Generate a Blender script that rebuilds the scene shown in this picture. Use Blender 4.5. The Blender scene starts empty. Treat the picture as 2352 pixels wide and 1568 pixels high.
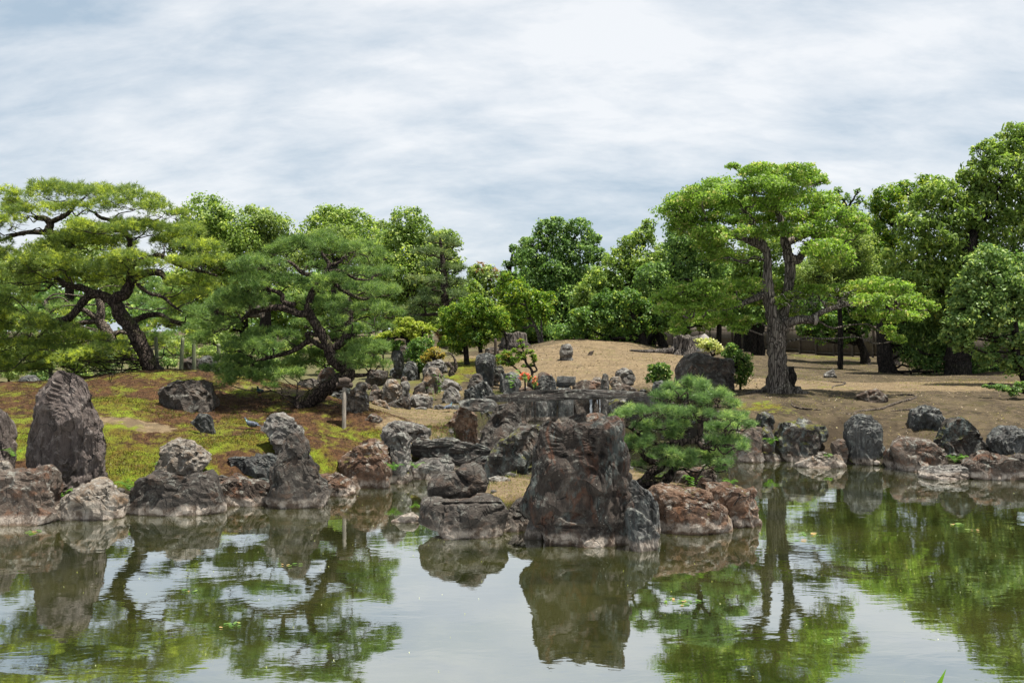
import bpy, bmesh, math, random
import numpy as np
from mathutils import Vector, Matrix

# ------------------------------------------------------------------ camera
SC = bpy.context.scene
COL = SC.collection
FPX, CX, CY, HZ, CAMZ = 2090.0, 1176.0, 784.0, 760.0, 3.0
PITCH = math.atan((CY - HZ) / FPX)
cam_data = bpy.data.cameras.new("camera")
cam_data.sensor_width = 36.0
cam_data.lens = FPX / 2352.0 * 36.0
cam_data.clip_end = 3000.0
cam = bpy.data.objects.new("camera", cam_data)
cam.location = (0, 0, CAMZ)
cam.rotation_euler = (math.pi / 2 - PITCH, 0, 0)
COL.objects.link(cam)
SC.camera = cam
# ------------------------------------------------------------------ sky, sun, exposure
SUN_DIR = Vector((0.26, -0.05, 0.95)).normalized()      # towards the sun
world = bpy.data.worlds.new("World")
SC.world = world
world.use_nodes = True
wn, wl = world.node_tree.nodes, world.node_tree.links
wn.clear()
def wnode(t, **kw):
    n = wn.new(t)
    for k, v in kw.items():
        setattr(n, k, v)
    return n
sky = wnode('ShaderNodeTexSky', sky_type='NISHITA', sun_disc=False)
sky.sun_elevation = math.asin(SUN_DIR.z)
sky.sun_rotation = math.atan2(SUN_DIR.x, SUN_DIR.y)
tc = wnode('ShaderNodeTexCoord')
sep = wnode('ShaderNodeSeparateXYZ')
wl.new(tc.outputs['Generated'], sep.inputs[0])
def wmath(op, a, b=None, clamp=False):
    n = wnode('ShaderNodeMath', operation=op, use_clamp=clamp)
    for i, v in enumerate((a, b)):
        if v is None: continue
        if isinstance(v, (int, float)): n.inputs[i].default_value = v
        else: wl.new(v, n.inputs[i])
    return n.outputs[0]
zc = wmath('ADD', wmath('MAXIMUM', sep.outputs[2], 0.0), 0.42)
comb = wnode('ShaderNodeCombineXYZ')
wl.new(wmath('DIVIDE', sep.outputs[0], zc), comb.inputs[0])
wl.new(wmath('DIVIDE', sep.outputs[1], zc), comb.inputs[1])
def wnoise(rot, sx, sy, scale, detail, rough, dist, off):
    m = wnode('ShaderNodeMapping')
    m.inputs['Rotation'].default_value = (0, 0, math.radians(rot))
    m.inputs['Scale'].default_value = (sx, sy, 1)
    m.inputs['Location'].default_value = (off, off * .7, off * .3)
    wl.new(comb.outputs[0], m.inputs[0])
    n = wnode('ShaderNodeTexNoise')
    n.inputs['Scale'].default_value = scale
    n.inputs['Detail'].default_value = detail
    n.inputs['Roughness'].default_value = rough
    n.inputs['Distortion'].default_value = dist
    wl.new(m.outputs[0], n.inputs['Vector'])
    return n.outputs['Fac']
n1 = wnoise(38, 0.9, 1.75, 1.5, 10, 0.58, 0.15, 6.3)
n2 = wnoise(30, 0.9, 2.0, 5.0, 9, 0.62, 0.25, 9.4)
mixn = wmath('ADD', wmath('MULTIPLY', n1, 0.66), wmath('MULTIPLY', n2, 0.34))
ramp = wnode('ShaderNodeValToRGB')
ramp.color_ramp.elements[0].position = 0.385
ramp.color_ramp.elements[0].color = (2.15, 2.7, 3.25, 1)
ramp.color_ramp.elements[1].position = 0.615
ramp.color_ramp.elements[1].color = (4.45, 4.55, 4.65, 1)
e = ramp.color_ramp.elements.new(0.49)
e.color = (3.2, 3.55, 3.9, 1)
wl.new(mixn, ramp.inputs[0])
cm = wnode('ShaderNodeMixRGB')
cm.inputs[0].default_value = 0.93
wl.new(sky.outputs[0], cm.inputs[1])
wl.new(ramp.outputs[0], cm.inputs[2])
bg = wnode('ShaderNodeBackground')
bg.inputs[1].default_value = 0.1
wl.new(cm.outputs[0], bg.inputs[0])
wo = wnode('ShaderNodeOutputWorld')
wl.new(bg.outputs[0], wo.inputs[0])

sun_data = bpy.data.lights.new("sun", 'SUN')
sun_data.energy = 4.8
sun_data.angle = math.radians(0.6)
sun_data.color = (1.0, 0.95, 0.86)
sun = bpy.data.objects.new("sun", sun_data)
sun.rotation_euler = (-SUN_DIR).to_track_quat('-Z', 'Y').to_euler()
sun.location = (0, 0, 40)
COL.objects.link(sun)
SC.view_settings.view_transform = 'Standard'
SC.view_settings.look = 'None'
SC.view_settings.exposure = 1.06
SC.view_settings.gamma = 1.0
SC.view_settings.use_curve_mapping = False
SC.render.engine = 'CYCLES'
SC.cycles.max_bounces = 6
SC.cycles.diffuse_bounces = 3
SC.cycles.transparent_max_bounces = 4

# ------------------------------------------------------------------ measuring helpers
rng = np.random.default_rng(7)
CROPS = {0: (1, 0, 0), 1: (.2968, 0, 796.2), 2: (.2968, 551.2, 796.2), 3: (.2968, 918.7, 857.5), 4: (.3125, 1347.5, 796.2),
         5: (.2969, 1653.7, 735), 6: (.332, 0, 367.5), 7: (.3125, 398.1, 490), 8: (.2148, 826.9, 673.7),
         9: (.2604, 1133.1, 673.7), 10: (.371, 1408.7, 336.9), 11: (.4103, 1837.5, 275.6)}
def cv(k, pts):
    s, ox, oy = CROPS[k]
    return [(p[0] * s + ox, p[1] * s + oy) + tuple(p[2:]) for p in pts]
def ray(px, py):
    a, b = (px - CX) / FPX, (CY - py) / FPX
    c, s = math.cos(PITCH), math.sin(PITCH)
    y, z = c + b * s, -s + b * c
    return a / y, z / y
def P(px, py, d):
    a, b = ray(px, py)
    return np.array((a * d, d, CAMZ + b * d))

# ------------------------------------------------------------------ vector noise
_perm = np.random.default_rng(3).random(1 << 16).astype(np.float32)
def _h(ix, iy, iz):
    n = (ix * 73856093) ^ (iy * 19349663) ^ (iz * 83492791)
    return _perm[n & 0xffff]
def vnoise(p):
    p = np.asarray(p, dtype=np.float64)
    i = np.floor(p).astype(np.int64)
    f = p - i
    f = f * f * (3 - 2 * f)
    x, y, z = i[:, 0], i[:, 1], i[:, 2]
    fx, fy, fz = f[:, 0], f[:, 1], f[:, 2]
    def L(a, b, t): return a + (b - a) * t
    v = L(L(L(_h(x, y, z), _h(x + 1, y, z), fx), L(_h(x, y + 1, z), _h(x + 1, y + 1, z), fx), fy),
          L(L(_h(x, y, z + 1), _h(x + 1, y, z + 1), fx), L(_h(x, y + 1, z + 1), _h(x + 1, y + 1, z + 1), fx), fy), fz)
    return v * 2 - 1
def fbm(p, octs=4, gain=.5):
    p = np.asarray(p, dtype=np.float64)
    s, a = 0, 1.0
    for k in range(octs):
        s = s + a * vnoise(p * (2.03 ** k) + 17.3 * k)
        a *= gain
    return s

# ------------------------------------------------------------------ objects
def link(o, parent=None, label=None, cat=None, group=None, kind=None):
    COL.objects.link(o)
    if parent is not None: o.parent = parent
    if label: o['label'] = label
    if cat: o['category'] = cat
    if group: o['group'] = group
    if kind: o['kind'] = kind
    return o
def np_mesh(name, V, F, mat=None, tone=None, smooth=False):
    V = np.asarray(V, dtype=np.float32); F = np.asarray(F, dtype=np.int32)
    me = bpy.data.meshes.new(name)
    k = F.shape[1]
    me.vertices.add(len(V)); me.vertices.foreach_set('co', V.ravel())
    me.loops.add(F.size); me.loops.foreach_set('vertex_index', F.ravel())
    me.polygons.add(len(F))
    me.polygons.foreach_set('loop_start', np.arange(0, F.size, k, dtype=np.int32))
    me.polygons.foreach_set('loop_total', np.full(len(F), k, dtype=np.int32))
    if smooth: me.polygons.foreach_set('use_smooth', np.ones(len(F), dtype=bool))
    me.update(calc_edges=True)
    if tone is not None:
        at = me.attributes.new('tone', 'FLOAT', 'FACE')
        at.data.foreach_set('value', np.asarray(tone, dtype=np.float32))
    if mat: me.materials.append(mat)
    return me
def obj(name, me, parent=None, loc=None, **kw):
    o = bpy.data.objects.new(name, me)
    if loc is not None: o.location = loc
    return link(o, parent, **kw)
def empty(name, loc, **kw):
    o = bpy.data.objects.new(name, None)
    o.location = loc; o.empty_display_size = .2
    return link(o, **kw)

# ------------------------------------------------------------------ materials
class NT:
    def __init__(s, name):
        s.m = bpy.data.materials.new(name); s.m.use_nodes = True
        s.n, s.l = s.m.node_tree.nodes, s.m.node_tree.links
        s.n.clear()
        s.out = s.n.new('ShaderNodeOutputMaterial')
    def node(s, t, **kw):
        n = s.n.new(t)
        for k, v in kw.items(): setattr(n, k, v)
        return n
    def put(s, sock, v):
        if isinstance(v, bpy.types.NodeSocket): s.l.new(v, sock)
        elif isinstance(v, tuple) and len(v) == 3 and sock.type == 'RGBA': sock.default_value = (*v, 1)
        else: sock.default_value = v
    def math(s, op, a, b=None, c=None, clamp=False):
        n = s.node('ShaderNodeMath', operation=op, use_clamp=clamp)
        for i, v in enumerate((a, b, c)):
            if v is not None: s.put(n.inputs[i], v)
        return n.outputs[0]
    def mix(s, f, a, b, mode='MIX'):
        n = s.node('ShaderNodeMixRGB', blend_type=mode)
        s.put(n.inputs[0], f); s.put(n.inputs[1], a); s.put(n.inputs[2], b)
        return n.outputs[0]
    def pos(s): return s.node('ShaderNodeNewGeometry').outputs['Position']
    def nz(s):
        g = s.node('ShaderNodeNewGeometry'); x = s.node('ShaderNodeSeparateXYZ')
        s.l.new(g.outputs['Normal'], x.inputs[0]); return x.outputs[2]
    def noise(s, vec, scale, detail=4, rough=.55, dist=0, sc=None, off=0):
        m = s.node('ShaderNodeMapping')
        if sc: m.inputs['Scale'].default_value = sc
        m.inputs['Location'].default_value = (off, off * 1.3, off * .7)
        s.l.new(vec, m.inputs[0])
        n = s.node('ShaderNodeTexNoise')
        n.inputs['Scale'].default_value = scale; n.inputs['Detail'].default_value = detail
        n.inputs['Roughness'].default_value = rough; n.inputs['Distortion'].default_value = dist
        s.l.new(m.outputs[0], n.inputs['Vector'])
        return n.outputs['Fac']
    def voro(s, vec, scale, feat='F1', sc=None):
        if sc:
            m = s.node('ShaderNodeMapping'); m.inputs['Scale'].default_value = sc
            s.l.new(vec, m.inputs[0]); vec = m.outputs[0]
        n = s.node('ShaderNodeTexVoronoi', feature=feat); n.inputs['Scale'].default_value = scale
        s.l.new(vec, n.inputs['Vector']); return n.outputs['Distance']
    def step(s, v, a, b):
        n = s.node('ShaderNodeMapRange', interpolation_type='SMOOTHSTEP')
        s.put(n.inputs[0], v); n.inputs[1].default_value = a; n.inputs[2].default_value = b
        return n.outputs[0]
    def attr(s, name):
        a = s.node('ShaderNodeAttribute'); a.attribute_name = name; return a.outputs['Fac']
    def rand(s): return s.node('ShaderNodeObjectInfo').outputs['Random']
    def bump(s, h, strength, dist):
        b = s.node('ShaderNodeBump'); b.inputs['Strength'].default_value = strength; b.inputs['Distance'].default_value = dist
        s.l.new(h, b.inputs['Height']); return b.outputs[0]
    def principled(s, col, rough, normal=None, spec=.5, sub=None):
        b = s.node('ShaderNodeBsdfPrincipled')
        s.put(b.inputs['Base Color'], col); s.put(b.inputs['Roughness'], rough)
        b.inputs['Specular IOR Level'].default_value = spec
        if normal is not None: s.l.new(normal, b.inputs['Normal'])
        return b
    def done(s, sh):
        s.l.new(sh.outputs[0] if hasattr(sh, 'outputs') else sh, s.out.inputs[0]); return s.m

def rock_mat(name, dark, mid, light, stain=(.20, .10, .05), stain_amt=.3, lichen=(.42, .43, .38), lichen_amt=.3, moss=.15,
             strata=(1, 1, 1), band=True, teal=.0):
    t = NT(name); p = t.pos()
    a = t.noise(p, 2.3, 8, .62, .12, strata)
    b = t.noise(p, 9, 8, .72, .1, strata, 3.1)
    c = t.noise(p, 34, 5, .7, 0, strata, 7.7)
    v = t.math('ADD', t.math('MULTIPLY', a, .5), t.math('ADD', t.math('MULTIPLY', b, .32), t.math('MULTIPLY', c, .18)))
    v = t.math('ADD', v, t.math('MULTIPLY', t.math('SUBTRACT', t.rand(), .5), .06))
    col = t.mix(t.step(v, .38, .52), dark, mid)
    col = t.mix(t.step(v, .50, .66), col, light)
    col = t.mix(t.math('MULTIPLY', t.step(t.noise(p, 3.1, 6, .65, .8, strata, 12.3), .50, .64), stain_amt), col, stain)
    if teal: col = t.mix(t.math('MULTIPLY', t.step(t.noise(p, 3.6, 7, .7, .4, (1, 1, .5), 31.0), .52, .62), teal), col, (.20, .27, .26))
    nz = t.nz()
    li = t.math('MULTIPLY', t.step(t.noise(p, 6.5, 9, .75, .2, None, 21.), .52, .60), lichen_amt)
    li = t.math('MULTIPLY', li, t.math('ADD', t.math('MULTIPLY', t.step(nz, -.3, .8), .8), .4))
    col = t.mix(li, col, lichen)
    spots = t.math('MULTIPLY', t.step(t.voro(p, 15), .13, .07), t.step(t.noise(p, 5, 3, .5, 0, None, 44.), .50, .56))
    col = t.mix(t.math('MULTIPLY', spots, .7), col, (.45, .44, .38))
    crack = t.step(t.voro(p, 3.2, 'DISTANCE_TO_EDGE', (strata[0] * 1.1, 1, strata[2] * .8)), .022, .0)
    crack = t.math('MULTIPLY', crack, t.step(t.noise(p, 2, 2, .5, 0, None, 5.), .47, .55))
    col = t.mix(t.math('MULTIPLY', crack, .8), col, (.02, .017, .015))
    if moss:
        mo = t.math('MULTIPLY', t.step(nz, .25, .8), t.step(t.noise(p, 3.4, 6, .65, 0, None, 61.), .66 - moss * .5, .74 - moss * .5))
        mcol = t.mix(t.noise(p, 22, 3), (.05, .06, .008), (.17, .16, .025))
        col = t.mix(mo, col, mcol)
    if band:
        sx = t.node('ShaderNodeSeparateXYZ'); t.l.new(p, sx.inputs[0])
        wz = t.math('ADD', sx.outputs[2], t.math('MULTIPLY', t.math('SUBTRACT', t.noise(p, 2.8, 6, .65), .5), .26))
        bcol = t.mix(t.step(t.noise(p, 6, 7, .75, .3, (1, 1, .6), 9.), .38, .62), (.10, .070, .05), (.46, .40, .34))
        col = t.mix(t.math('MULTIPLY', t.step(wz, .185, .10), .85), col, bcol)
        col = t.mix(t.math('MULTIPLY', t.step(wz, .045, .0), .85), col, t.mix(.5, mid, (.13, .085, .05)))
    h = t.math('ADD', t.math('MULTIPLY', a, .6), t.math('ADD', t.math('MULTIPLY', b, .8), t.math('MULTIPLY', c, .5)))
    h = t.math('SUBTRACT', h, t.math('MULTIPLY', crack, .5))
    return t.done(t.principled(col, .88, t.bump(h, 1.0, .10), .3))
M = {}
M['dark'] = rock_mat('rock_dark', (.020, .017, .014), (.062, .052, .044), (.150, .130, .110), stain_amt=.2, lichen_amt=.22, moss=.0)
M['brown'] = rock_mat('rock_brown', (.032, .023, .017), (.090, .067, .052), (.18, .145, .118), stain=(.20, .085, .04), stain_amt=.5, lichen_amt=.4, moss=.0)
M['main'] = rock_mat('rock_main', (.012, .010, .008), (.045, .035, .029), (.14, .112, .09), stain=(.115, .050, .028), stain_amt=.7, lichen_amt=.2, moss=.0, strata=(1.3, 1.3, .55), teal=.25)
M['pale'] = rock_mat('rock_pale', (.055, .045, .035), (.19, .16, .13), (.36, .325, .275), stain=(.26, .15, .07), stain_amt=.6, lichen=(.50, .50, .46), lichen_amt=.4, moss=.08)
M['grey'] = rock_mat('rock_grey', (.026, .024, .022), (.12, .11, .10), (.36, .34, .31), stain=(.14, .09, .06), stain_amt=.25, lichen_amt=.5, moss=.08)
M['rust'] = rock_mat('rock_rust', (.03, .018, .012), (.12, .070, .045), (.30, .21, .145), stain=(.19, .085, .038), stain_amt=.5, lichen=(.36, .35, .31), lichen_amt=.6, moss=.16)
M['slate'] = rock_mat('rock_slate', (.022, .022, .022), (.085, .085, .082), (.21, .215, .21), stain=(.09, .065, .05), stain_amt=.3, lichen_amt=.45, moss=.0, strata=(2.2, 2.2, .5), teal=.18)
M['mossy'] = rock_mat('rock_mossy', (.016, .014, .012), (.055, .048, .042), (.15, .14, .12), stain_amt=.2, lichen_amt=.45, moss=.34, teal=.3)
M['layer'] = rock_mat('rock_layered', (.012, .010, .009), (.055, .049, .044), (.22, .205, .185), stain_amt=.15, lichen_amt=.45, moss=.06, strata=(.6, .6, 4.5), teal=.2)
M['beam'] = rock_mat('rock_beam', (.009, .008, .007), (.034, .030, .027), (.13, .12, .11), stain_amt=.1, lichen_amt=.3, moss=.0, strata=(.6, .6, 4.5), band=False)
M['tall'] = rock_mat('rock_tall', (.055, .043, .038), (.135, .108, .097), (.26, .22, .20), stain=(.15, .10, .07), stain_amt=.25, lichen=(.42, .37, .33), lichen_amt=.45, moss=.0, strata=(1.6, 1.6, .6))

def leaf_mat(name, a, b, c=None, camt=.1, transl=.35, rough=.5, spec=.35):
    transl = min(.5, transl + .1)
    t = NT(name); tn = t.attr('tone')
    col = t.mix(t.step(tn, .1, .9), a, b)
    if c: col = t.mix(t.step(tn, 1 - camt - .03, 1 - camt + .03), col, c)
    pr = t.principled(col, rough, None, spec)
    tr = t.node('ShaderNodeBsdfTranslucent')
    t.put(tr.inputs[0], t.mix(.5, col, t.mix(1, col, (1.5, 1.7, .7), 'MULTIPLY')))
    mx = t.node('ShaderNodeMixShader'); mx.inputs[0].default_value = transl
    t.l.new(pr.outputs[0], mx.inputs[1]); t.l.new(tr.outputs[0], mx.inputs[2])
    return t.done(mx)
LM = {
 'pine_yellow': leaf_mat('needles_yellow_green', (0.114, 0.174, 0.047), (0.284, 0.354, 0.064), (0.541, 0.600, 0.081), .28, .32),
 'pine_blue': leaf_mat('needles_blue_green', (0.078, 0.145, 0.041), (0.198, 0.289, 0.078), (0.368, 0.473, 0.109), .16, .30),
 'pine_small': leaf_mat('needles_fresh', (0.084, 0.154, 0.054), (0.208, 0.315, 0.113), (0.404, 0.510, 0.166), .22, .32),
 'pine_dark': leaf_mat('needles_dark', (0.070, 0.117, 0.044), (0.180, 0.235, 0.086), (0.296, 0.329, 0.110), .15, .25),
 'camphor': leaf_mat('leaves_camphor', (0.118, 0.194, 0.041), (0.295, 0.396, 0.086), (0.518, 0.580, 0.123), .16, .35),
 'olive': leaf_mat('leaves_olive', (0.135, 0.202, 0.057), (0.295, 0.379, 0.102), (0.455, 0.523, 0.135), .2, .35),
 'deep': leaf_mat('leaves_deep', (0.076, 0.148, 0.041), (0.204, 0.323, 0.082), (0.408, 0.530, 0.125), .14, .3, .5, .3),
 'glossy': leaf_mat('leaves_glossy', (0.061, 0.133, 0.026), (0.166, 0.281, 0.051), (0.429, 0.530, 0.080), .12, .3, .48, .4),
 'bright': leaf_mat('leaves_bright', (.090, .180, .020), (.200, .310, .035), (.36, .42, .05), .3, .4),
 'yellow': leaf_mat('leaves_yellow', (.22, .30, .03), (.42, .46, .06), (.50, .52, .12), .3, .4),
 'orange': leaf_mat('leaves_orange', (.22, .20, .04), (.42, .34, .05), (.50, .30, .05), .3, .35),
 'big': leaf_mat('leaves_broad_tree', (0.130, 0.224, 0.037), (0.297, 0.432, 0.064), (0.476, 0.447, 0.158), .15, .4),
 'bigyellow': leaf_mat('leaves_yellowing', (.15, .22, .03), (.28, .34, .045), (.42, .36, .06), .15, .4),
 'laurel': leaf_mat('leaves_laurel', (0.103, 0.184, 0.055), (0.244, 0.348, 0.101), (0.463, 0.560, 0.155), .2, .28, .5, .3),
 'flower': leaf_mat('petals_coral', (.60, .09, .05), (.75, .16, .09), (.80, .30, .20), .2, .3),
 'fern': leaf_mat('fern_green', (.05, .13, .015), (.13, .26, .03), None, .1, .4),
 'lily': leaf_mat('floating_leaf_green', (.08, .16, .03), (.17, .26, .05), (.40, .26, .12), .15, .2),
 'redbrown': leaf_mat('leaves_reddish', (.22, .12, .05), (.34, .17, .08), None, .1, .3),
 'white': leaf_mat('flowers_cream', (.40, .42, .10), (.62, .62, .26), (.7, .7, .45), .3, .35),
}
def bark_mat(name, a, b, vs=.35, moss=0.):
    t = NT(name); p = t.pos()
    n = t.noise(p, 16, 8, .65, 1.0, (1, 1, vs)); n2 = t.noise(p, 4, 5, .6, 0, None, 8.)
    vo = t.voro(p, 15, 'DISTANCE_TO_EDGE', (1, 1, vs))
    col = t.mix(t.step(n, .36, .64), a, b)
    col = t.mix(t.step(vo, .10, .0), col, tuple(x * .3 for x in a))
    if moss: col = t.mix(t.math('MULTIPLY', t.step(n2, .50, .6), t.math('MULTIPLY', t.step(t.nz(), 0, .6), moss)), col, (.07, .08, .015))
    h = t.math('ADD', n, t.math('MULTIPLY', t.step(vo, 0, .16), .9))
    return t.done(t.principled(col, .9, t.bump(h, 1, .05), .2))
M['bark'] = bark_mat('pine_bark', (.028, .020, .016), (.105, .080, .066), .4, .5)
M['bark_pale'] = bark_mat('pine_bark_pale', (.07, .055, .045), (.20, .16, .13), .5, .2)
M['bark_smooth'] = bark_mat('broad_tree_bark', (.085, .070, .058), (.29, .25, .21), .12, .2)
M['bark_dark'] = bark_mat('dark_bark', (.012, .010, .009), (.05, .041, .034), .3, .1)
M['bough_grey'] = bark_mat('grey_bough', (.09, .08, .07), (.27, .245, .215), .3)
M['deadwood'] = bark_mat('weathered_wood', (.045, .038, .034), (.23, .20, .175), .10, .1)
def plain(name, col, rough=.8, n=20, amt=.35, sc=None, spec=.3):
    t = NT(name); p = t.pos(); f = t.noise(p, n, 6, .6, .2, sc)
    c = t.mix(t.step(f, .3, .7), tuple(x * (1 - amt) for x in col), tuple(min(1, x * (1 + amt)) for x in col))
    return t.done(t.principled(c, rough, t.bump(f, .6, .01), spec))
M['post'] = plain('weathered_post', (.24, .21, .175), .85, 9, .4, (4, 4, .4))
M['post_green'] = plain('greenish_post', (.17, .185, .11), .85, 9, .3, (4, 4, .4))
M['pad'] = plain('dark_wrapping', (.06, .045, .035), .9, 30, .4)
M['bamboo'] = plain('bamboo_weathered', (.14, .115, .09), .75, 6, .4, (9, 9, .7))
M['bamboo_dark'] = plain('bamboo_rail', (.12, .098, .078), .75, 6, .35)
M['granite'] = plain('lantern_granite', (.24, .225, .205), .85, 45, .25)
M['pigeon_body'] = plain('pigeon_grey', (.07, .085, .115), .6, 30, .2)
M['pigeon_pale'] = plain('pigeon_wing_pale', (.11, .125, .155), .6, 30, .15)
M['pigeon_dark'] = plain('pigeon_dark', (.04, .05, .07), .5, 30, .2)
M['pigeon_neck'] = plain('pigeon_neck_green', (.05, .12, .13), .35, 30, .3, None, .6)
M['pigeon_leg'] = plain('pigeon_leg_pink', (.45, .13, .12), .6, 30, .1)
M['pigeon_beak'] = plain('pigeon_beak', (.07, .065, .06), .5, 30, .1)
# ------------------------------------------------------------------ terrain and ponds
POND = [(-60, 5.2), (60, 5.2), (60, 11), (30, 13.4), (16, 16.4), (12, 18.0), (10.5, 18.6), (9, 19.3), (8, 20.1), (7, 20.6), (5.7, 20.9),
        (5.1, 21.3), (4.9, 22.5), (5.2, 25), (5.0, 28), (4.3, 30.3), (3, 31.2), (1, 31.2), (.2, 30.5), (-.5, 27.5), (-.85, 24), (-1.0, 22),
        (-1.15, 20), (-1.35, 18.9), (-2.0, 18.5), (-2.7, 17.7), (-3.2, 16.7), (-4.0, 16.3), (-5.0, 15.9), (-6.4, 15.5), (-7.3, 15.2),
        (-8.5, 15.0), (-14, 14.5), (-60, 13)]
ISLE = [(-1.1, 14.3), (-.6, 14.1), (0, 14.0), (1.0, 13.7), (1.6, 13.5), (2.0, 13.9), (2.9, 14.2), (3.35, 14.5), (3.5, 15.2), (3.1, 16.2),
        (2.5, 17.0), (1.9, 17.3), (1.0, 17.6), (.6, 19.2), (-.1, 19.8), (-.5, 19.3), (-.45, 18.2), (-.2, 17.3), (-.5, 16.2), (-1.0, 15.2)]
CTRL = []
for px, py, d in [(0, 1120, 15.2), (-300, 1095, 15.5), (100, 1095, 15.8), (250, 1095, 16), (400, 1085, 16.3), (560, 1055, 17), (700, 1080, 17.2),
        (760, 1045, 18), (880, 1035, 18.7), (-300, 960, 18.5), (0, 960, 18.5), (250, 985, 18), (440, 1000, 18), (577, 985, 18.8), (700, 962, 20),
        (790, 982, 19.5), (860, 962, 20.3), (-300, 882, 22.5), (0, 880, 22.5), (200, 868, 22.5), (370, 849, 23.3), (500, 857, 23.3), (430, 940, 20),
        (600, 905, 21.7), (700, 930, 21), (740, 908, 22.3), (900, 962, 22), (940, 1000, 19.8), (1000, 942, 25), (900, 925, 27), (840, 925, 26),
        (1040, 990, 20.4), (1080, 1000, 20.3), (870, 880, 33), (1000, 880, 32), (1080, 860, 34), (1020, 845, 38), (1150, 862, 36), (1180, 882, 33),
        (1250, 882, 34), (1140, 915, 28.5), (1300, 832, 38), (1400, 783, 45.5), (1300, 777, 46), (1234, 793, 46.5), (1462, 790, 44.5), (1350, 779, 46), (1150, 803, 48), (1000, 815, 45),
        (1500, 800, 44), (1560, 820, 40), (1450, 858, 35.5), (1400, 885, 33), (1550, 868, 33.5), (1608, 811, 43), (1505, 905, 29),
        (1700, 908, 25.5), (1790, 903, 26), (1700, 870, 33), (1730, 830, 42), (1900, 869, 34), (2200, 869, 34), (2400, 868, 34),
        (1900, 846, 41), (1900, 820, 54), (2200, 850, 42), (1620, 796, 57), (2000, 912, 25.5), (2200, 916, 25), (2450, 916, 25),
        (1850, 960, 22.5), (2000, 972, 22.4), (2200, 976, 22), (1950, 1032, 21.0), (2150, 1040, 20.4), (2400, 1030, 20)]:
    CTRL.append(tuple(P(px, py, d)))
for x in (-40, -22, -12, -6, -2): CTRL += [(x, 28, 1.0), (x, 36, 1.05)]
CTRL += [(12, 62, 1.7), (17, 52, 1.6), (20, 46, 1.55), (23, 38, 1.45), (30, 30, 1.3), (30, 20, .9), (50, 30, 1.3), (-40, 20, 1.6), (-40, 15, .5), (6, 55, 1.9)]
for x in (-60, -30, -10, 5, 25, 60): CTRL += [(x, 60, 1.6 if x > 0 else 1.45), (x, 100, 2.0), (x * 2, 220, 2.4), (x * 4, 600, 2.6)]
CTRL = np.array(CTRL)
def _kern(a, b): return -np.sqrt(((a[:, None, :] - b[None]) ** 2).sum(-1) + 1.2 ** 2)
_cp = CTRL[:, :2]
_A = _kern(_cp, _cp) + np.eye(len(_cp)) * -.04
_B = np.c_[_A, np.ones(len(_cp))]
_B = np.r_[_B, [np.r_[np.ones(len(_cp)), 0]]]
_W = np.linalg.solve(_B, np.r_[CTRL[:, 2], 0])
def hills(x, y):
    out = np.empty(len(x))
    for i in range(0, len(x), 20000):
        q = np.c_[x[i:i + 20000], y[i:i + 20000]]
        out[i:i + 20000] = _kern(q, _cp) @ _W[:-1] + _W[-1]
    return out
def sdist(x, y, poly):      # positive inside
    pts = np.array(poly); n = len(pts)
    best = np.full(len(x), 1e9); inside = np.zeros(len(x), bool)
    for i in range(n):
        a, b = pts[i], pts[(i + 1) % n]
        ab = b - a
        t = np.clip(((x - a[0]) * ab[0] + (y - a[1]) * ab[1]) / (ab @ ab), 0, 1)
        best = np.minimum(best, np.hypot(x - a[0] - t * ab[0], y - a[1] - t * ab[1]))
        c = (a[1] > y) != (b[1] > y)
        xi = a[0] + (y - a[1]) / (b[1] - a[1] + 1e-12) * ab[0]
        inside ^= c & (x < xi)
    return np.where(inside, best, -best)
def sstep(v, a, b):
    t = np.clip((v - a) / (b - a), 0, 1); return t * t * (3 - 2 * t)
def ground(x, y, fine=True):
    x = np.atleast_1d(np.asarray(x, float)); y = np.atleast_1d(np.asarray(y, float))
    H = hills(x, y)
    H = np.where(y < 9, .75, H)
    dP, dI = sdist(x, y, POND), sdist(x, y, ISLE)
    H = np.where((dI > -1.5) & (dP > 0), .40 + .05 * np.sin(x * 2.1) * np.cos(y * 1.7), H)
    w = np.minimum(dP, -dI)
    s = sstep(-w, -.05, .42)
    z = np.where(w > 0, -.2 - np.minimum(w, 1.6) * .5, -.2) * (1 - s) + s * np.maximum(H, .16)
    if fine:
        q = np.c_[x, y, x * 0]
        near = np.clip((40 - y) / 20, 0, 1)
        z = z + s * near * (.035 * fbm(q * 1.6, 3) + .022 * fbm(q * 6, 3))
        z = z + s * (y > 30) * .05 * fbm(q * .4 + 9, 2)
    return z
def gz(x, y): return float(ground(x, y, False)[0])
def hit(px, py, dmin=7.0, dmax=140.):
    a, b = ray(px, py)
    d = np.arange(dmin, dmax, .06)
    r = CAMZ + b * d
    g = np.maximum(ground(a * d, d, False), 0)
    k = np.nonzero(r <= g)[0]
    if len(k) == 0: return P(px, py, 60.)
    return P(px, py, d[k[0]])

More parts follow.
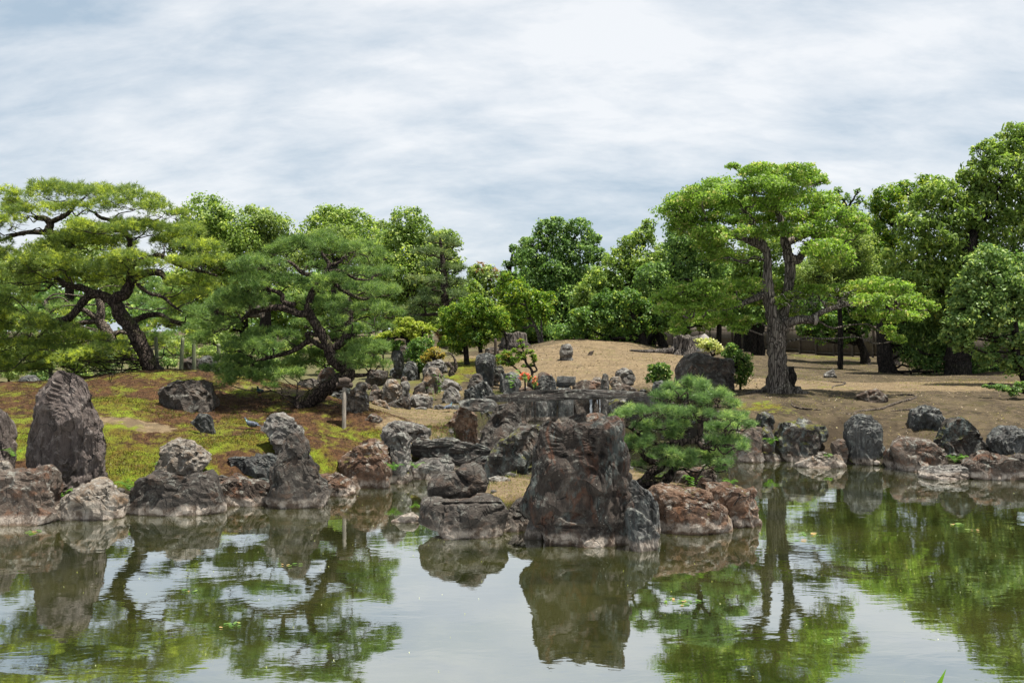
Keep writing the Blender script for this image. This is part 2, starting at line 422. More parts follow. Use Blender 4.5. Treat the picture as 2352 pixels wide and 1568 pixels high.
# zone masks painted as world-space patches (kinds of ground cover)
def patch(x, y, lst):
    m = np.zeros(len(x))
    for px, py, rx, ry, a in lst:
        c = hit(px, py)
        m = np.maximum(m, a * np.exp(-(((x - c[0]) / rx) ** 2 + ((y - c[1]) / ry) ** 2)))
    return m
ys = [-40, -20, -5, 2, 4, 5, 5.5, 6.2, 7.5]
yy = 9.0
while yy < 700:
    ys.append(yy); yy *= 1.0088 if yy < 60 else 1.05
ys = np.array(ys)
us = np.concatenate([np.linspace(-4, -.75, 14)[:-1], np.linspace(-.75, .75, 470), np.linspace(.75, 4, 14)[1:]])
UU, YY = np.meshgrid(us, ys)
XX = UU * np.maximum(YY, 9.0)
gx, gy = XX.ravel(), YY.ravel()
gzv = ground(gx, gy)
nr, nc = XX.shape
idx = np.arange(nr * nc).reshape(nr, nc)
GF = np.stack([idx[:-1, :-1], idx[:-1, 1:], idx[1:, 1:], idx[1:, :-1]], -1).reshape(-1, 4)
gme = np_mesh('ground', np.c_[gx, gy, gzv], GF, smooth=True)
sel = (gy > 12) & (gy < 70) & (np.abs(gx / np.maximum(gy, 1)) < .8)
def vattr(name, fn):
    v = np.zeros(len(gx), np.float32)
    v[sel] = fn(gx[sel], gy[sel])
    at = gme.attributes.new(name, 'FLOAT', 'POINT'); at.data.foreach_set('value', v)
GREEN = [(320, 1060, 1.3, .9, 1.1), (200, 1010, 1.0, .8, 1), (500, 1015, 1.3, .5, .9), (60, 1010, .8, .8, .9), (250, 930, 1.2, .9, .75), (560, 970, .7, .5, .7),
         (610, 1010, .8, .6, .8), (700, 1060, .6, .5, .8), (330, 1090, 1.0, .4, 1.1), (380, 890, 1.2, .8, .35), (600, 905, 1.0, .6, .6), (740, 1000, .8, .6, .45),
         (1000, 870, 1.6, 1.8, .7), (860, 900, 1.5, 1.5, .8), (1090, 850, 1.2, 3, .8), (1850, 890, 3, 1, .35), (1750, 935, 1.0, .9, .5), (1850, 960, 1.5, .6, .2), (1900, 820, 4, 4, .4),
         (1580, 1095, .7, .5, .5), (1190, 1150, .6, .3, .5), (1500, 870, 1.5, 2, .2), (2000, 835, 3, 2, .3), (860, 1000, .5, .4, .6), (1100, 1035, .3, .3, 1)]
DRY = [(300, 975, .95, .45, 1.2), (1000, 950, 2.2, 2.2, 1.1), (960, 1000, 1.2, .8, .95), (1400, 830, 4.5, 7, 1.2), (1180, 870, 2.5, 4, .8), (2050, 885, 7, 3.0, 1.1), (1750, 880, 2.5, 2.5, 1),
       (1180, 1120, .8, 1.2, 1.2), (1500, 1100, 1.2, .8, 1.1), (640, 900, 1.6, .5, .8), (850, 900, 1.5, 2, .7), (2300, 885, 4, 3, 1), (1040, 830, 3, 3, .8), (1000, 900, 2, 3, .7)]
vattr('green', lambda x, y: patch(x, y, GREEN))
vattr('dry', lambda x, y: patch(x, y, DRY))
vattr('mound', lambda x, y: sstep(-x - np.maximum(0, (y - 19)) * .05, .9, 1.9) * sstep(27 - y, 0, 3))
vattr('lawn', lambda x, y: sstep(y, 27, 31) * sstep(-x - np.maximum(0, 40 - y) * .1, 1.5, 4))
t = NT('garden_ground'); p = t.pos()
n1 = t.noise(p, 1.3, 6, .6, .5); n2 = t.noise(p, 6, 7, .65, .4, None, 3.); n3 = t.noise(p, 38, 4, .7, 0, None, 6.); n4 = t.noise(p, 110, 2, .6, 0, None, 2.)
soil = t.mix(t.step(n2, .35, .68), (.034, .026, .016), (.090, .068, .042))  # soil tone kept dark to stand in for tree shade on the right bank
soil = t.mix(t.math('MULTIPLY', t.step(n3, .60, .70), .35), soil, (.21, .165, .12))
dryc = t.mix(t.step(n2, .3, .7), (.130, .094, .052), (.265, .198, .115))
dryc = t.mix(t.math('MULTIPLY', t.step(n3, .42, .62), .5), dryc, (.095, .068, .042))
dryc = t.mix(t.math('MULTIPLY', t.step(n1, .55, .66), .35), dryc, (.17, .16, .06))
relief_streaks = t.noise(p, 1.5, 7, .68, .8, (.45, 1.6, 1), 23.)  # gully relief painted as darker streaks, in colour only
dryc = t.mix(t.math('MULTIPLY', t.step(relief_streaks, .47, .62), .7), dryc, (.095, .070, .044))
dryc = t.mix(t.math('MULTIPLY', t.step(t.noise(p, .55, 6, .7, 1.0, (.5, 1.4, 1), 83.), .45, .60), .5), dryc, (.155, .115, .07))
dryc = t.mix(t.math('MULTIPLY', t.step(t.noise(p, 13, 4, .7, 0, None, 87.), .52, .62), .45), dryc, (.07, .052, .034))
dryc = t.mix(t.math('MULTIPLY', t.step(t.voro(p, 5.5), .14, .05), .5), dryc, (.38, .33, .25))
needles = t.mix(t.step(n2, .35, .65), (.026, .014, .007), (.092, .047, .021))
needles = t.mix(t.math('MULTIPLY', t.step(n3, .5, .65), .6), needles, (.125, .065, .036))
mossc = t.mix(t.step(n2, .32, .60), (.045, .040, .008), (.140, .145, .013))
mossc = t.mix(t.step(t.math('ADD', t.math('MULTIPLY', n3, .5), t.math('MULTIPLY', n1, .5)), .50, .60), mossc, (.175, .245, .016))
mossc = t.mix(t.math('MULTIPLY', t.step(t.noise(p, 2.6, 5, .6, .3, None, 71.), .46, .62), .8), mossc, t.mix(t.step(n3, .4, .6), (.045, .022, .008), (.17, .125, .018)))
mossc = t.mix(t.math('MULTIPLY', t.step(n4, .44, .62), .6), mossc, (.028, .018, .006))
jit = t.math('ADD', t.math('MULTIPLY', t.math('SUBTRACT', n1, .5), .9), t.math('MULTIPLY', t.math('SUBTRACT', n2, .5), 1.1))
soil = t.mix(t.math('MULTIPLY', t.step(t.noise(p, .9, 6, .65, .6, None, 51.), .46, .60), .6), soil, (.115, .088, .052))
soil = t.mix(t.math('MULTIPLY', t.step(t.noise(p, 2.2, 6, .7, .5, None, 57.), .52, .60), .55), soil, (.05, .044, .014))
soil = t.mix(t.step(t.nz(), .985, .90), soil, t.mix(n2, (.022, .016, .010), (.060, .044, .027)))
col = t.mix(t.step(t.attr('mound'), .3, .7), soil, needles)
mott = t.math('MULTIPLY', t.step(t.math('ADD', n1, t.math('MULTIPLY', n2, .5)), .71, .87), t.step(t.attr('mound'), .3, .7))
col = t.mix(t.math('MULTIPLY', mott, .75), col, mossc)
col = t.mix(t.step(t.math('ADD', t.attr('dry'), t.math('MULTIPLY', jit, .55)), .42, .62), col, dryc)
col = t.mix(t.step(t.math('ADD', t.attr('green'), t.math('MULTIPLY', jit, .8)), .31, .50), col, mossc)
grass = t.mix(n2, (.06, .062, .028), (.14, .125, .06))
col = t.mix(t.attr('lawn'), col, grass)
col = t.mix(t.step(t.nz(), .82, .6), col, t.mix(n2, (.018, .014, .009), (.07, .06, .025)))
sx = t.node('ShaderNodeSeparateXYZ'); t.l.new(p, sx.inputs[0])
col = t.mix(t.step(t.math('ADD', sx.outputs[2], t.math('MULTIPLY', t.math('SUBTRACT', n2, .5), .3)), .34, .14), col, (.035, .028, .02))
h = t.math('ADD', t.math('MULTIPLY', n2, .5), t.math('ADD', t.math('MULTIPLY', n3, .35), t.math('MULTIPLY', n4, .2)))
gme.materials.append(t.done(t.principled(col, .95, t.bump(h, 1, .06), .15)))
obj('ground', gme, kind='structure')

# pond water
t = NT('pond_water'); p = t.pos()
w1 = t.noise(p, 1.1, 3, .5, .6, (1, 2.2, 1)); w2 = t.noise(p, 7, 3, .55, .3, (1, 2.0, 1), 5.)
hgt = t.math('ADD', t.math('MULTIPLY', w1, 1.0), t.math('MULTIPLY', w2, .14))
bmp = t.bump(hgt, .22, .010)
murk = t.mix(t.step(t.noise(p, .8, 5, .6, .4), .35, .65), (.020, .024, .006), (.046, .048, .012))
weed = t.math('MULTIPLY', t.step(t.noise(p, 5, 4, .7, .6, (.8, 1.9, 1), 14.), .55, .62), t.step(t.noise(p, .7, 3, .5, 0, None, 30.), .36, .55))
murk = t.mix(t.math('MULTIPLY', weed, .7), murk, (.014, .020, .007))
scum = t.step(t.voro(p, 9), .06, .03)
scum = t.math('MULTIPLY', scum, t.step(t.noise(p, 1.2, 3, .5, 0, None, 3.), .48, .6))
murk = t.mix(t.math('MULTIPLY', scum, .65), murk, (.30, .30, .16))
body = t.node('ShaderNodeBsdfDiffuse'); t.put(body.inputs[0], murk)
gl = t.node('ShaderNodeBsdfGlossy'); gl.inputs['Roughness'].default_value = .015
gl.inputs['Color'].default_value = (.93, .96, .98, 1)
t.l.new(bmp, gl.inputs['Normal'])
fr = t.node('ShaderNodeFresnel'); fr.inputs['IOR'].default_value = 1.33
t.l.new(bmp, fr.inputs['Normal'])
fac = t.math('MULTIPLY_ADD', fr.outputs[0], .80, .49, True)
fac = t.math('MULTIPLY', fac, t.math('SUBTRACT', 1, t.math('MULTIPLY', scum, .7)))
mx = t.node('ShaderNodeMixShader'); t.l.new(fac, mx.inputs[0]); t.l.new(body.outputs[0], mx.inputs[1]); t.l.new(gl.outputs[0], mx.inputs[2])
wm = t.done(mx)
wx = np.array([-200, 200, 200, -200.]); wy = np.array([4.0, 4.0, 33, 33])
obj('pond_water', np_mesh('pond_water', np.c_[wx, wy, wx * 0], [[0, 1, 2, 3]], wm), kind='structure')

# ------------------------------------------------------------------ rocks
ICO = {}
def ico(n):
    if n not in ICO:
        bm = bmesh.new(); bmesh.ops.create_icosphere(bm, subdivisions=n, radius=1)
        ICO[n] = (np.array([v.co[:] for v in bm.verts]), np.array([[v.index for v in f.verts] for f in bm.faces])); bm.free()
    return ICO[n]
rock_i = 0
crop_of = [0]
ROCK_AT = {}
def rock(crop, pts, mat, name, label, group, T=None, d=None, cat=None, rough=1.0, facets=15, front=None, k=.8, sink=36, key=None, base=None, box=.56, dz=0, holes=None, cuts=None):
    """a stone whose outline seen from the front is pts; T its half depth in metres"""
    global rock_i
    rock_i += 1
    r = np.random.default_rng(100 + rock_i)
    pts = cv(crop, pts)
    ymax = max(q[1] for q in pts); ymin = min(q[1] for q in pts)
    xm = (max(q[0] for q in pts) + min(q[0] for q in pts)) / 2
    wpx = max(q[0] for q in pts) - min(q[0] for q in pts)
    bpy_ = base if base else ymax
    d0 = d if d else float(hit(xm, bpy_)[1])
    hw = wpx / 2 / FPX * d0
    hh = (ymax - ymin) / 2 / FPX * d0
    if T is None: T = k * min(hw, max(hh * 1.3, hw * .55))
    dc = d0 + (T * .45 if not d else 0)
    # push the foot of the outline down so that it stands in the ground or the water
    H = ymax - ymin
    W = []
    for q in pts:
        f = max(0, (q[1] - (ymax - .22 * H)) / (.22 * H + 1e-6)) ** .7
        W.append(P(q[0], q[1] + f * sink * (20. / dc), dc))
    W = np.array(W)
    c = np.array([(W[:, 0].min() + W[:, 0].max()) / 2, dc, (W[:, 2].min() * .52 + W[:, 2].max() * .48)])
    poly = W[:, [0, 2]] - c[[0, 2]]
    V, F = ico(6 if holes or wpx * (ymax - ymin) > 30000 else 5 if wpx * (ymax - ymin) > 3000 else (4 if wpx * (ymax - ymin) > 260 else 3))
    V = V.copy()
    ang = np.linspace(-math.pi, math.pi, 361)
    R = np.zeros(361)
    n = len(poly)
    for i in range(361):
        dx, dy = math.cos(ang[i]), math.sin(ang[i])
        best = 0
        for j in range(n):
            a, b = poly[j], poly[(j + 1) % n]
            e = b - a
            den = dx * e[1] - dy * e[0]
            if abs(den) < 1e-9: continue
            tt = (a[0] * e[1] - a[1] * e[0]) / den
            uu = (a[0] * dy - a[1] * dx) / den
            if tt > 0 and -1e-6 <= uu <= 1 + 1e-6: best = max(best, tt)
        R[i] = best if best > 0 else R[i - 1]
    phi = np.arctan2(V[:, 2], V[:, 0])
    rr = np.hypot(V[:, 0], V[:, 2])
    Rl = R[:360]
    ker = np.exp(-(np.arange(-60, 61) / 24.) ** 2); ker /= ker.sum()
    Rs = np.convolve(np.r_[Rl[-60:], Rl, Rl[:60]], ker, 'valid'); Rs = np.minimum(np.r_[Rs, Rs[0]], R * 1.25)
    mixr = np.clip((rr - .62) / .36, 0, 1)
    Rv = (np.interp(phi, ang, Rs) * (1 - mixr) + np.interp(phi, ang, R) * mixr) * 1.03
    s = rr ** box
    X = Rv * s * np.cos(phi); Z = Rv * s * np.sin(phi)
    Y = T * np.sign(V[:, 1]) * np.abs(V[:, 1]) ** .8
    dims = np.array([poly[:, 0].max(), T, poly[:, 1].max()])
    Q = np.c_[X, Y, Z] / dims
    for _ in range(facets):
        nn = r.normal(size=3); nn[1] = -abs(nn[1]) * 1.6 - .35 if r.random() < .7 else nn[1]
        nn /= np.linalg.norm(nn)
        sup = (Q @ nn).max()
        o = sup * r.uniform(.48, .82)
        if abs(nn[1]) < .4: o = sup * r.uniform(.9, .98)
        ex = np.maximum(Q @ nn - o, 0)
        if abs(nn[1]) < .62: continue
        ny_ = Q[:, 1] - ex / nn[1]
        Q[:, 1] = np.where(ex > 0, np.minimum(ny_, -.55 * np.abs(V[:, 1]) ** .8) if nn[1] < 0 else np.maximum(ny_, .55 * np.abs(V[:, 1]) ** .8), Q[:, 1])
    Vw = Q * dims + c
    size = float(min(dims[0], dims[2], T * 1.4))
    # break the surface into flat fracture planes
    m_ = int(34 if wpx * (ymax - ymin) > 6000 else 22 if wpx * (ymax - ymin) > 1500 else 15)
    fn_ = np.cross(Vw[F[:, 1]] - Vw[F[:, 0]], Vw[F[:, 2]] - Vw[F[:, 0]])
    nr0 = np.zeros_like(Vw)
    for j_ in range(3): np.add.at(nr0, F[:, j_], fn_)
    nr0 /= np.linalg.norm(nr0, axis=1)[:, None] + 1e-12
    cand = np.nonzero(V[:, 1] < .35)[0]
    si = r.choice(cand, m_, replace=False)
    S_, N_s = Vw[si], nr0[si] + r.normal(size=(m_, 3)) * .16
    N_s /= np.linalg.norm(N_s, axis=1)[:, None]
    S_ = S_ - N_s * (.085 * size)
    wst = np.array({'slate': (1.6, 1.2, .6), 'tall': (1.4, 1.2, .7), 'layer': (.5, .8, 2.4), 'beam': (.4, .8, 2.4)}.get(mat, (1, 1, 1)))
    d2_ = (((Vw[:, None, :] - S_[None]) * wst) ** 2).sum(-1) + 1e-6
    w_ = (d2_.min(1)[:, None] / d2_) ** 16
    w_ /= w_.sum(1)[:, None]
    prj = np.einsum('ijk,jk->ij', Vw[:, None, :] - S_[None], N_s)
    lim = .22 * size
    prj = np.clip(prj, -lim, lim)
    Vw = Vw - np.einsum('ij,ij,jk->ik', w_, prj, N_s) * min(.92, .85 * rough)
    fn_ = np.cross(Vw[F[:, 1]] - Vw[F[:, 0]], Vw[F[:, 2]] - Vw[F[:, 0]])
    nrm = np.zeros_like(Vw)
    for j_ in range(3): np.add.at(nrm, F[:, j_], fn_)
    nrm /= np.linalg.norm(nrm, axis=1)[:, None] + 1e-12
    q = (Vw + rock_i * 3.7)
    strat = {'layer': (1, 1, 5), 'slate': (3, 3, .8), 'tall': (2.2, 2.2, .8), 'main': (2, 2, .8)}.get(mat, (1, 1, 1.3))
    q2 = q * np.array(strat)
    amp = min(.11, .16 * size) * rough
    nz_ = fbm(q2 * (1.1 / max(size, .12)) * .55, 3) * amp * .42
    rid = (1 - np.abs(fbm(q2 * (2.0 / max(size, .15)) + 5, 3)) * 1.6) * amp * .36
    fin = fbm(q2 * 13, 3) * min(.022, .07 * size) * rough
    Vw = Vw + nrm * (nz_ + rid * .8 + fin)[:, None]
    if dz: Vw[:, 2] += dz
    if cuts is None and not holes and wpx * (ymax - ymin) > 2600:      # a few natural cracks
        holes, cuts = [], []
        xs_ = [q[0] for q in pts]; ys_ = [q[1] for q in pts]
        x0_, x1_, y0_, y1_ = min(xs_), max(xs_), min(ys_), max(ys_)
        vert = mat in ('tall', 'slate', 'main')
        for _k in range(7 if mat == 'tall' else 5):
            xa, ya = r.uniform(x0_ + .15 * (x1_ - x0_), x1_ - .15 * (x1_ - x0_)), r.uniform(y0_ + .15 * H, y1_ - .2 * H)
            an = (math.pi / 2 + r.uniform(-.25, .25)) if vert and r.random() < .75 else r.uniform(-.5, .5) + (math.pi / 2 if r.random() < .3 else 0)
            ln = r.uniform(.25, .6) * (H if abs(math.sin(an)) > .7 else (x1_ - x0_))
            cuts.append((xa, ya, xa + math.cos(an) * ln, ya + math.sin(an) * ln, r.uniform(2.2, 4.5), r.uniform(.025, .06)))
        crop = 0
    if holes is not None:
        pass
        A = Vw[:, 0] / Vw[:, 1]; Bz = (Vw[:, 2] - CAMZ) / Vw[:, 1]
        fr = (V[:, 1] < .1)
        for hx, hy, hr, dep in holes:
            q_ = cv(crop, [(hx, hy)])[0]; ra, rb = ray(*q_); hr_ = hr * CROPS[crop][0] / FPX
            dd_ = np.hypot(A - ra, (Bz - rb)) / hr_
            Vw[:, 1] += fr * dep * np.clip(1 - dd_ ** 2, 0, 1) ** .7
        for (x0, y0, x1, y1, wd, dep) in cuts or ():
            (ax, ay), (bx, by) = cv(crop, [(x0, y0), (x1, y1)])
            a0, a1 = np.array(ray(ax, ay)), np.array(ray(bx, by)); e_ = a1 - a0
            q_ = np.c_[A, Bz]; wv = .0006 * fbm(np.c_[Vw[:, 0] * 9, Vw[:, 2] * 9, Vw[:, 0] * 0], 2)
            tt_ = np.clip(((q_ - a0) @ e_) / (e_ @ e_), 0, 1)
            dd_ = np.hypot(*(q_ - a0 - tt_[:, None] * e_ + wv[:, None]).T) / (wd * CROPS[crop][0] / FPX)
            Vw[:, 1] += fr * dep * np.clip(1 - dd_, 0, 1)
    base_z = Vw[:, 2].min()
    loc = np.array([c[0], c[1], base_z])
    me = np_mesh(name, Vw - loc, F, M[mat])
    me.polygons.foreach_set('use_smooth', np.zeros(len(F), bool))
    o = obj(name, me, loc=loc, label=label, cat=cat or {'standing_stone': 'standing stone', 'boulder': 'boulder', 'slab_bridge': 'stone bridge'}.get(name, 'rock'), group=group)
    if key: ROCK_AT[key] = (c, dims)
    return o
LS, IS, RS, RG, MD = 'stones along the left shore', 'stones of the small island', 'stones along the right shore', 'stones of the rock garden', 'stones on the mossy mound'
SS, BO, RO, FR = 'standing_stone', 'boulder', 'shore_rock', 'flat_rock'
# left shore and mound -------------------------------------------------
rock(1, [(255,1040),(258,800),(262,560),(290,430),(340,340),(390,260),(430,220),(470,205),(540,225),(620,255),(660,330),(690,430),(735,520),(765,640),(795,780),(800,900),(780,1060),(690,1130),(520,1150),(350,1140)], 'tall', SS,
     'tallest upright stone at the left, pinkish grey with fine vertical cracks on mossy bank', LS, T=.42, d=15.6, facets=9, k=.6)
rock(1, [(-60,880),(-60,480),(0,505),(30,530),(48,600),(55,700),(80,800),(75,880),(30,940)], 'tall', SS, 'brown upright stone cut off by the left edge of the picture', LS, d=15.9, T=.4)
rock(1, [(-90,1370),(-90,965),(0,955),(110,962),(250,953),(392,968),(392,1090),(395,1190),(436,1230),(436,1300),(250,1340),(100,1362)], 'brown', BO,
     'square flat-topped brown block with a pale waterline in the lower left corner', LS, T=.5, box=.5, facets=6)
rock(1, [(-60,980),(-40,900),(0,885),(50,890),(90,930),(115,980)], 'pale', 'small_rock', 'small pale stone lying behind the square brown block', LS, d=15.2)
rock(1, [(440,1290),(450,1250),(520,1190),(560,1140),(620,1100),(680,1078),(760,1080),(810,1110),(850,1145),(900,1150),(935,1200),(942,1260),(925,1310),(820,1335),(600,1338),(480,1320)], 'pale', RO,
     'low pale lumpy stone with yellow moss spots at the foot of the tallest upright stone', LS, rough=1.6, T=.5, facets=16)
rock(1, [(945,1270),(960,1220),(1000,1160),(1050,1090),(1110,1010),(1200,993),(1350,990),(1480,993),(1620,998),(1660,1060),(1690,1130),(1712,1200),(1700,1255),(1600,1290),(1300,1300),(1080,1305)], 'dark', BO,
     'long dark boulder with a flat top and a bright waterline on the left shore', LS, T=.5, facets=10)
rock(1, [(1210,1000),(1215,900),(1260,800),(1310,740),(1380,712),(1440,725),(1520,770),(1585,840),(1590,890),(1530,960),(1480,1010)], 'pale', BO,
     'rounded pale boulder with orange stains resting on moss behind the long dark boulder', LS, d=16.2, T=.38, facets=10)
rock(1, [(1238,400),(1238,330),(1290,290),(1440,258),(1560,265),(1600,310),(1640,350),(1658,440),(1640,475),(1480,495),(1370,498),(1300,470),(1250,430)], 'dark', BO,
     'dark cube-like boulder with whitish streaks sitting on the mossy mound', MD, T=.5, facets=7, box=.5)
rock(1, [(1470,590),(1500,560),(1560,520),(1600,515),(1640,550),(1662,640),(1662,672),(1600,655),(1530,620)], 'slate', 'small_rock', 'small black triangular stone leaning out of the mossy mound', MD, T=.12, box=.8)
rock(2, [(-370,1180),(-360,1030),(-300,1018),(-150,1012),(-50,1015),(60,1015),(150,1040),(215,1090),(235,1200),(120,1215),(0,1222),(-100,1235),(-250,1235)], 'brown', FR,
     'low greyish brown shore slab with a mossy cushion on its face', LS, T=.4)
rock(2, [(100,1140),(120,1060),(170,1020),(230,1040),(250,1120),(235,1205),(130,1215)], 'mossy', RO, 'small moss-covered stone squeezed against the dark pointed stone', LS, T=.2)
rock(2, [(-80,860),(20,858),(120,838),(230,838),(300,870),(340,990),(200,1030),(60,1020),(-50,950)], 'slate', FR, 'bluish slanting slab sunk in the moss behind the dark pointed stone', LS, d=16.7, T=.35)
rock(2, [(245,1180),(240,1080),(240,1000),(290,860),(320,780),(345,740),(400,695),(460,690),(500,740),(530,830),(550,900),(595,940),(600,1020),(640,1070),(655,1140),(662,1225),(540,1230),(440,1225),(380,1250),(300,1245),(265,1225)], 'dark', SS,
     'dark pointed stone standing in the water, widening to a pale foot, below the grey boulder', LS, T=.42, facets=12)
rock(2, [(168,660),(190,600),(250,545),(310,535),(350,540),(410,575),(445,640),(450,700),(400,760),(320,785),(280,750),(230,700)], 'grey', BO,
     'grey and tan rounded boulder behind the top of the dark pointed stone', LS, d=17.5, T=.36)
rock(2, [(600,1020),(620,1000),(680,998),(780,1005),(835,1040),(860,1110),(855,1135),(760,1148),(660,1162),(620,1100)], 'rust', RO,
     'low rusty stone with an orange foot just right of the dark pointed stone', LS, T=.35)
rock(2, [(775,1010),(778,900),(820,820),(900,770),(990,730),(1060,760),(1110,810),(1140,880),(1150,960),(1168,1070),(1050,1092),(900,1088),(830,1065)], 'rust', BO,
     'broad rusty brown boulder with grey lichen and moss along its waterline', LS, T=.45, rough=1.3)
rock(2, [(1090,780),(1100,680),(1130,610),(1190,585),(1240,610),(1290,680),(1312,720),(1306,800),(1300,920),(1240,930),(1160,920),(1120,800)], 'grey', SS,
     'craggy grey brown pillar at the left end of the low slab bridge', LS, d=18.0, T=.32, rough=1.5)
rock(2, [(1140,1000),(1150,900),(1220,890),(1300,930),(1320,1000),(1280,1040),(1180,1060)], 'mossy', RO, 'yellow-mossed stone with small ferns under the craggy pillar', LS, T=.3)
rock(2, [(1190,620),(1230,572),(1300,585),(1460,640),(1468,690),(1420,722),(1320,702),(1300,690),(1250,650)], 'grey', FR,
     'flat-topped grey block lying behind the craggy pillar', LS, T=.4, facets=6, box=.5)
rock(2, [(1320,1000),(1335,900),(1400,870),(1560,862),(1620,880),(1642,930),(1625,980),(1500,1012),(1380,1030)], 'grey', RO, 'grey stone in the shade directly under the low slab bridge', LS, T=.4)
BR = rock(2, [(1312,810),(1345,750),(1380,728),(1480,715),(1640,713),(1760,738),(1900,775),(1938,805),(1925,850),(1820,888),(1740,915),(1660,900),(1560,860),(1400,842),(1330,832)], 'layer', 'slab_bridge',
     'short low bridge of one wavy grey stone slab between the two shores', 'stone slab bridges', d=18.7, T=.36, facets=5, sink=0, box=.5)
rock(3, [(335,430),(380,370),(430,300),(480,230),(520,250),(560,310),(600,350),(602,440),(592,515),(560,542),(440,525),(380,480)], 'rust', SS,
     'pointed orange brown stone with pale streaks from its tip at the lawn edge', LS, T=.32, facets=9)
rock(3, [(605,520),(640,440),(690,350),(760,270),(830,232),(890,250),(938,300),(940,360),(975,400),(965,470),(900,560),(720,600),(640,580)], 'dark', BO,
     'large dark brown boulder with a peaked top under the left end of the long bridge', IS, d=19.6, T=.5, facets=10)
rock(3, [(895,430),(930,350),(965,360),(985,410),(975,470),(920,470)], 'dark', 'small_rock', 'small purple brown stone leaning on the right of the peaked dark boulder', IS, d=20.3)
rock(3, [(678,740),(684,650),(740,555),(820,500),(880,440),(940,410),(1010,400),(1070,420),(1095,480),(1085,560),(1060,680),(1030,780),(850,808),(720,800)], 'mossy', BO,
     'rounded blackish boulder with brown moss and cream lichen left of the tallest island rock', IS, d=16.9, T=.5)
rock(3, [(570,700),(620,640),(690,635),(700,720),(690,800),(640,770)], 'layer', 'small_rock', 'small layered dark stone propping the right end of the low slab bridge', IS, d=17.6, T=.3)
# island ---------------------------------------------------------------
rock(3, [(168,1060),(180,1010),(215,970),(300,975),(420,985),(560,955),(640,943),(780,985),(790,1010),(825,1060),(800,1130),(772,1190),(765,1250),(740,1272),(560,1272),(450,1250),(380,1210),(280,1190),(170,1150)], 'dark', BO,
     'wide dark base rock with a white waterline, carrying the smooth heart-shaped rock', IS, T=.5, facets=6, rough=.6, key='base', holes=[(215,700,1,0)], cuts=[(330,1010,780,1000,14,.08), (340,1010,330,1120,16,.05), (640,1100,800,1040,12,.05)])
rock(3, [(215,880),(240,810),(330,770),(420,765),(470,720),(560,695),(620,720),(660,780),(675,850),(662,920),(560,962),(400,995),(260,990),(222,940)], 'dark', BO,
     'smooth purplish rock with two humps lying on the wide dark base rock', IS, d=14.0, T=.4, facets=3, rough=.35, sink=6, holes=[(215,700,1,0)], cuts=[(425,770,520,850,30,.10), (520,850,675,860,10,.03)])
rock(3, [(390,1200),(450,1165),(500,1155),(600,1190),(650,1240),(600,1272),(480,1265)], 'pale', 'small_rock', 'pale smooth foot stone in the water before the wide dark base rock', IS, T=.2, facets=5, rough=.6)
rock(2, [(1172,1340),(1230,1310),(1290,1285),(1340,1290),(1395,1350),(1300,1368),(1210,1362)], 'pale', 'small_rock', 'little pale islet stone alone in the water left of the island', IS, T=.16, rough=1.3)
rock(3, [(775,1160),(830,1090),(900,1010),(960,985),(1000,1000),(1010,1130),(990,1222),(780,1225)], 'dark', RO, 'shadowed black wedge of rock between the base rock and the tallest island rock', IS, T=.35)
rock(3, [(972,1225),(1010,1140),(1060,1130),(1098,1170),(1092,1240),(985,1250)], 'grey', 'small_rock', 'small pitted grey stone at the left foot of the tallest island rock', IS, d=13.15, T=.14)
rock(3, [(970,1080),(978,980),(985,900),(1015,820),(1040,740),(1050,620),(1095,540),(1100,440),(1120,395),(1160,372),(1205,410),(1250,455),(1300,450),(1370,390),(1440,422),(1520,392),(1600,368),(1655,368),(1690,400),(1695,520),(1730,640),(1730,780),(1728,900),(1745,1000),(1740,1150),(1690,1285),(1600,1312),(1480,1322),(1400,1332),(1260,1312),(1130,1290),(1095,1180),(1010,1110)], 'main', BO,
     'tallest island rock, massive rust and black block with holes and a notched top', IS, T=.5, facets=8, rough=.95, box=.42, sink=16,
     holes=[(1400,1080,75,0.132), (1612,508,26,0.072), (1602,548,22,0.060), (1572,632,26,0.084), (1522,692,16,0.060), (1180,850,70,0.060), (1070,960,60,0.072), (1130,700,50,-0.030), (1350,720,40,0.036), (1255,1080,40,0.048), (1460,640,40,0.030), (1180,1100,50,0.048), (1330,560,60,0.030), (1640,1150,60,-0.030)],
     cuts=[(1480,600,1485,980,13,.12), (1540,700,1580,900,9,.07), (1400,930,1745,935,10,.06), (1270,640,1300,1000,16,.09), (1380,860,1480,720,12,.06), (1640,660,1650,920,7,.04), (1130,960,1280,940,14,.07), (1120,1180,1700,1200,12,.05), (1590,930,1600,1180,7,.04), (1500,500,1490,600,18,.07)])
rock(4, [(262,1060),(275,995),(340,985),(390,1030),(470,1090),(515,1160),(530,1300),(522,1400),(400,1320),(290,1200)], 'slate', SS,
     'taller blue grey slate stone right behind its twin beside the tallest island rock', IS, d=13.3, T=.22)
rock(4, [(283,1230),(300,1200),(340,1185),(400,1240),(470,1290),(515,1360),(522,1505),(400,1503),(385,1470),(320,1440),(298,1350)], 'slate', SS,
     'lower pointed slate stone standing in the water, nearest stone of the island', IS, T=.2)
rock(4, [(480,1110),(520,1050),(600,1038),(680,1058),(800,1070),(900,1095),(960,1150),(1010,1220),(1016,1340),(900,1352),(750,1362),(580,1370),(535,1360),(525,1220)], 'rust', BO,
     'broad orange brown rock with cracked waterline below the small island pine', IS, T=.5, facets=12, rough=1.3)
rock(4, [(850,1030),(900,1000),(1000,998),(1150,1038),(1210,1060),(1250,1150),(1272,1300),(1190,1328),(1040,1322),(1005,1220),(930,1110)], 'rust', BO,
     'flat-topped rusty block at the right end of the island', IS, T=.45, facets=8, rough=1.2, box=.52)
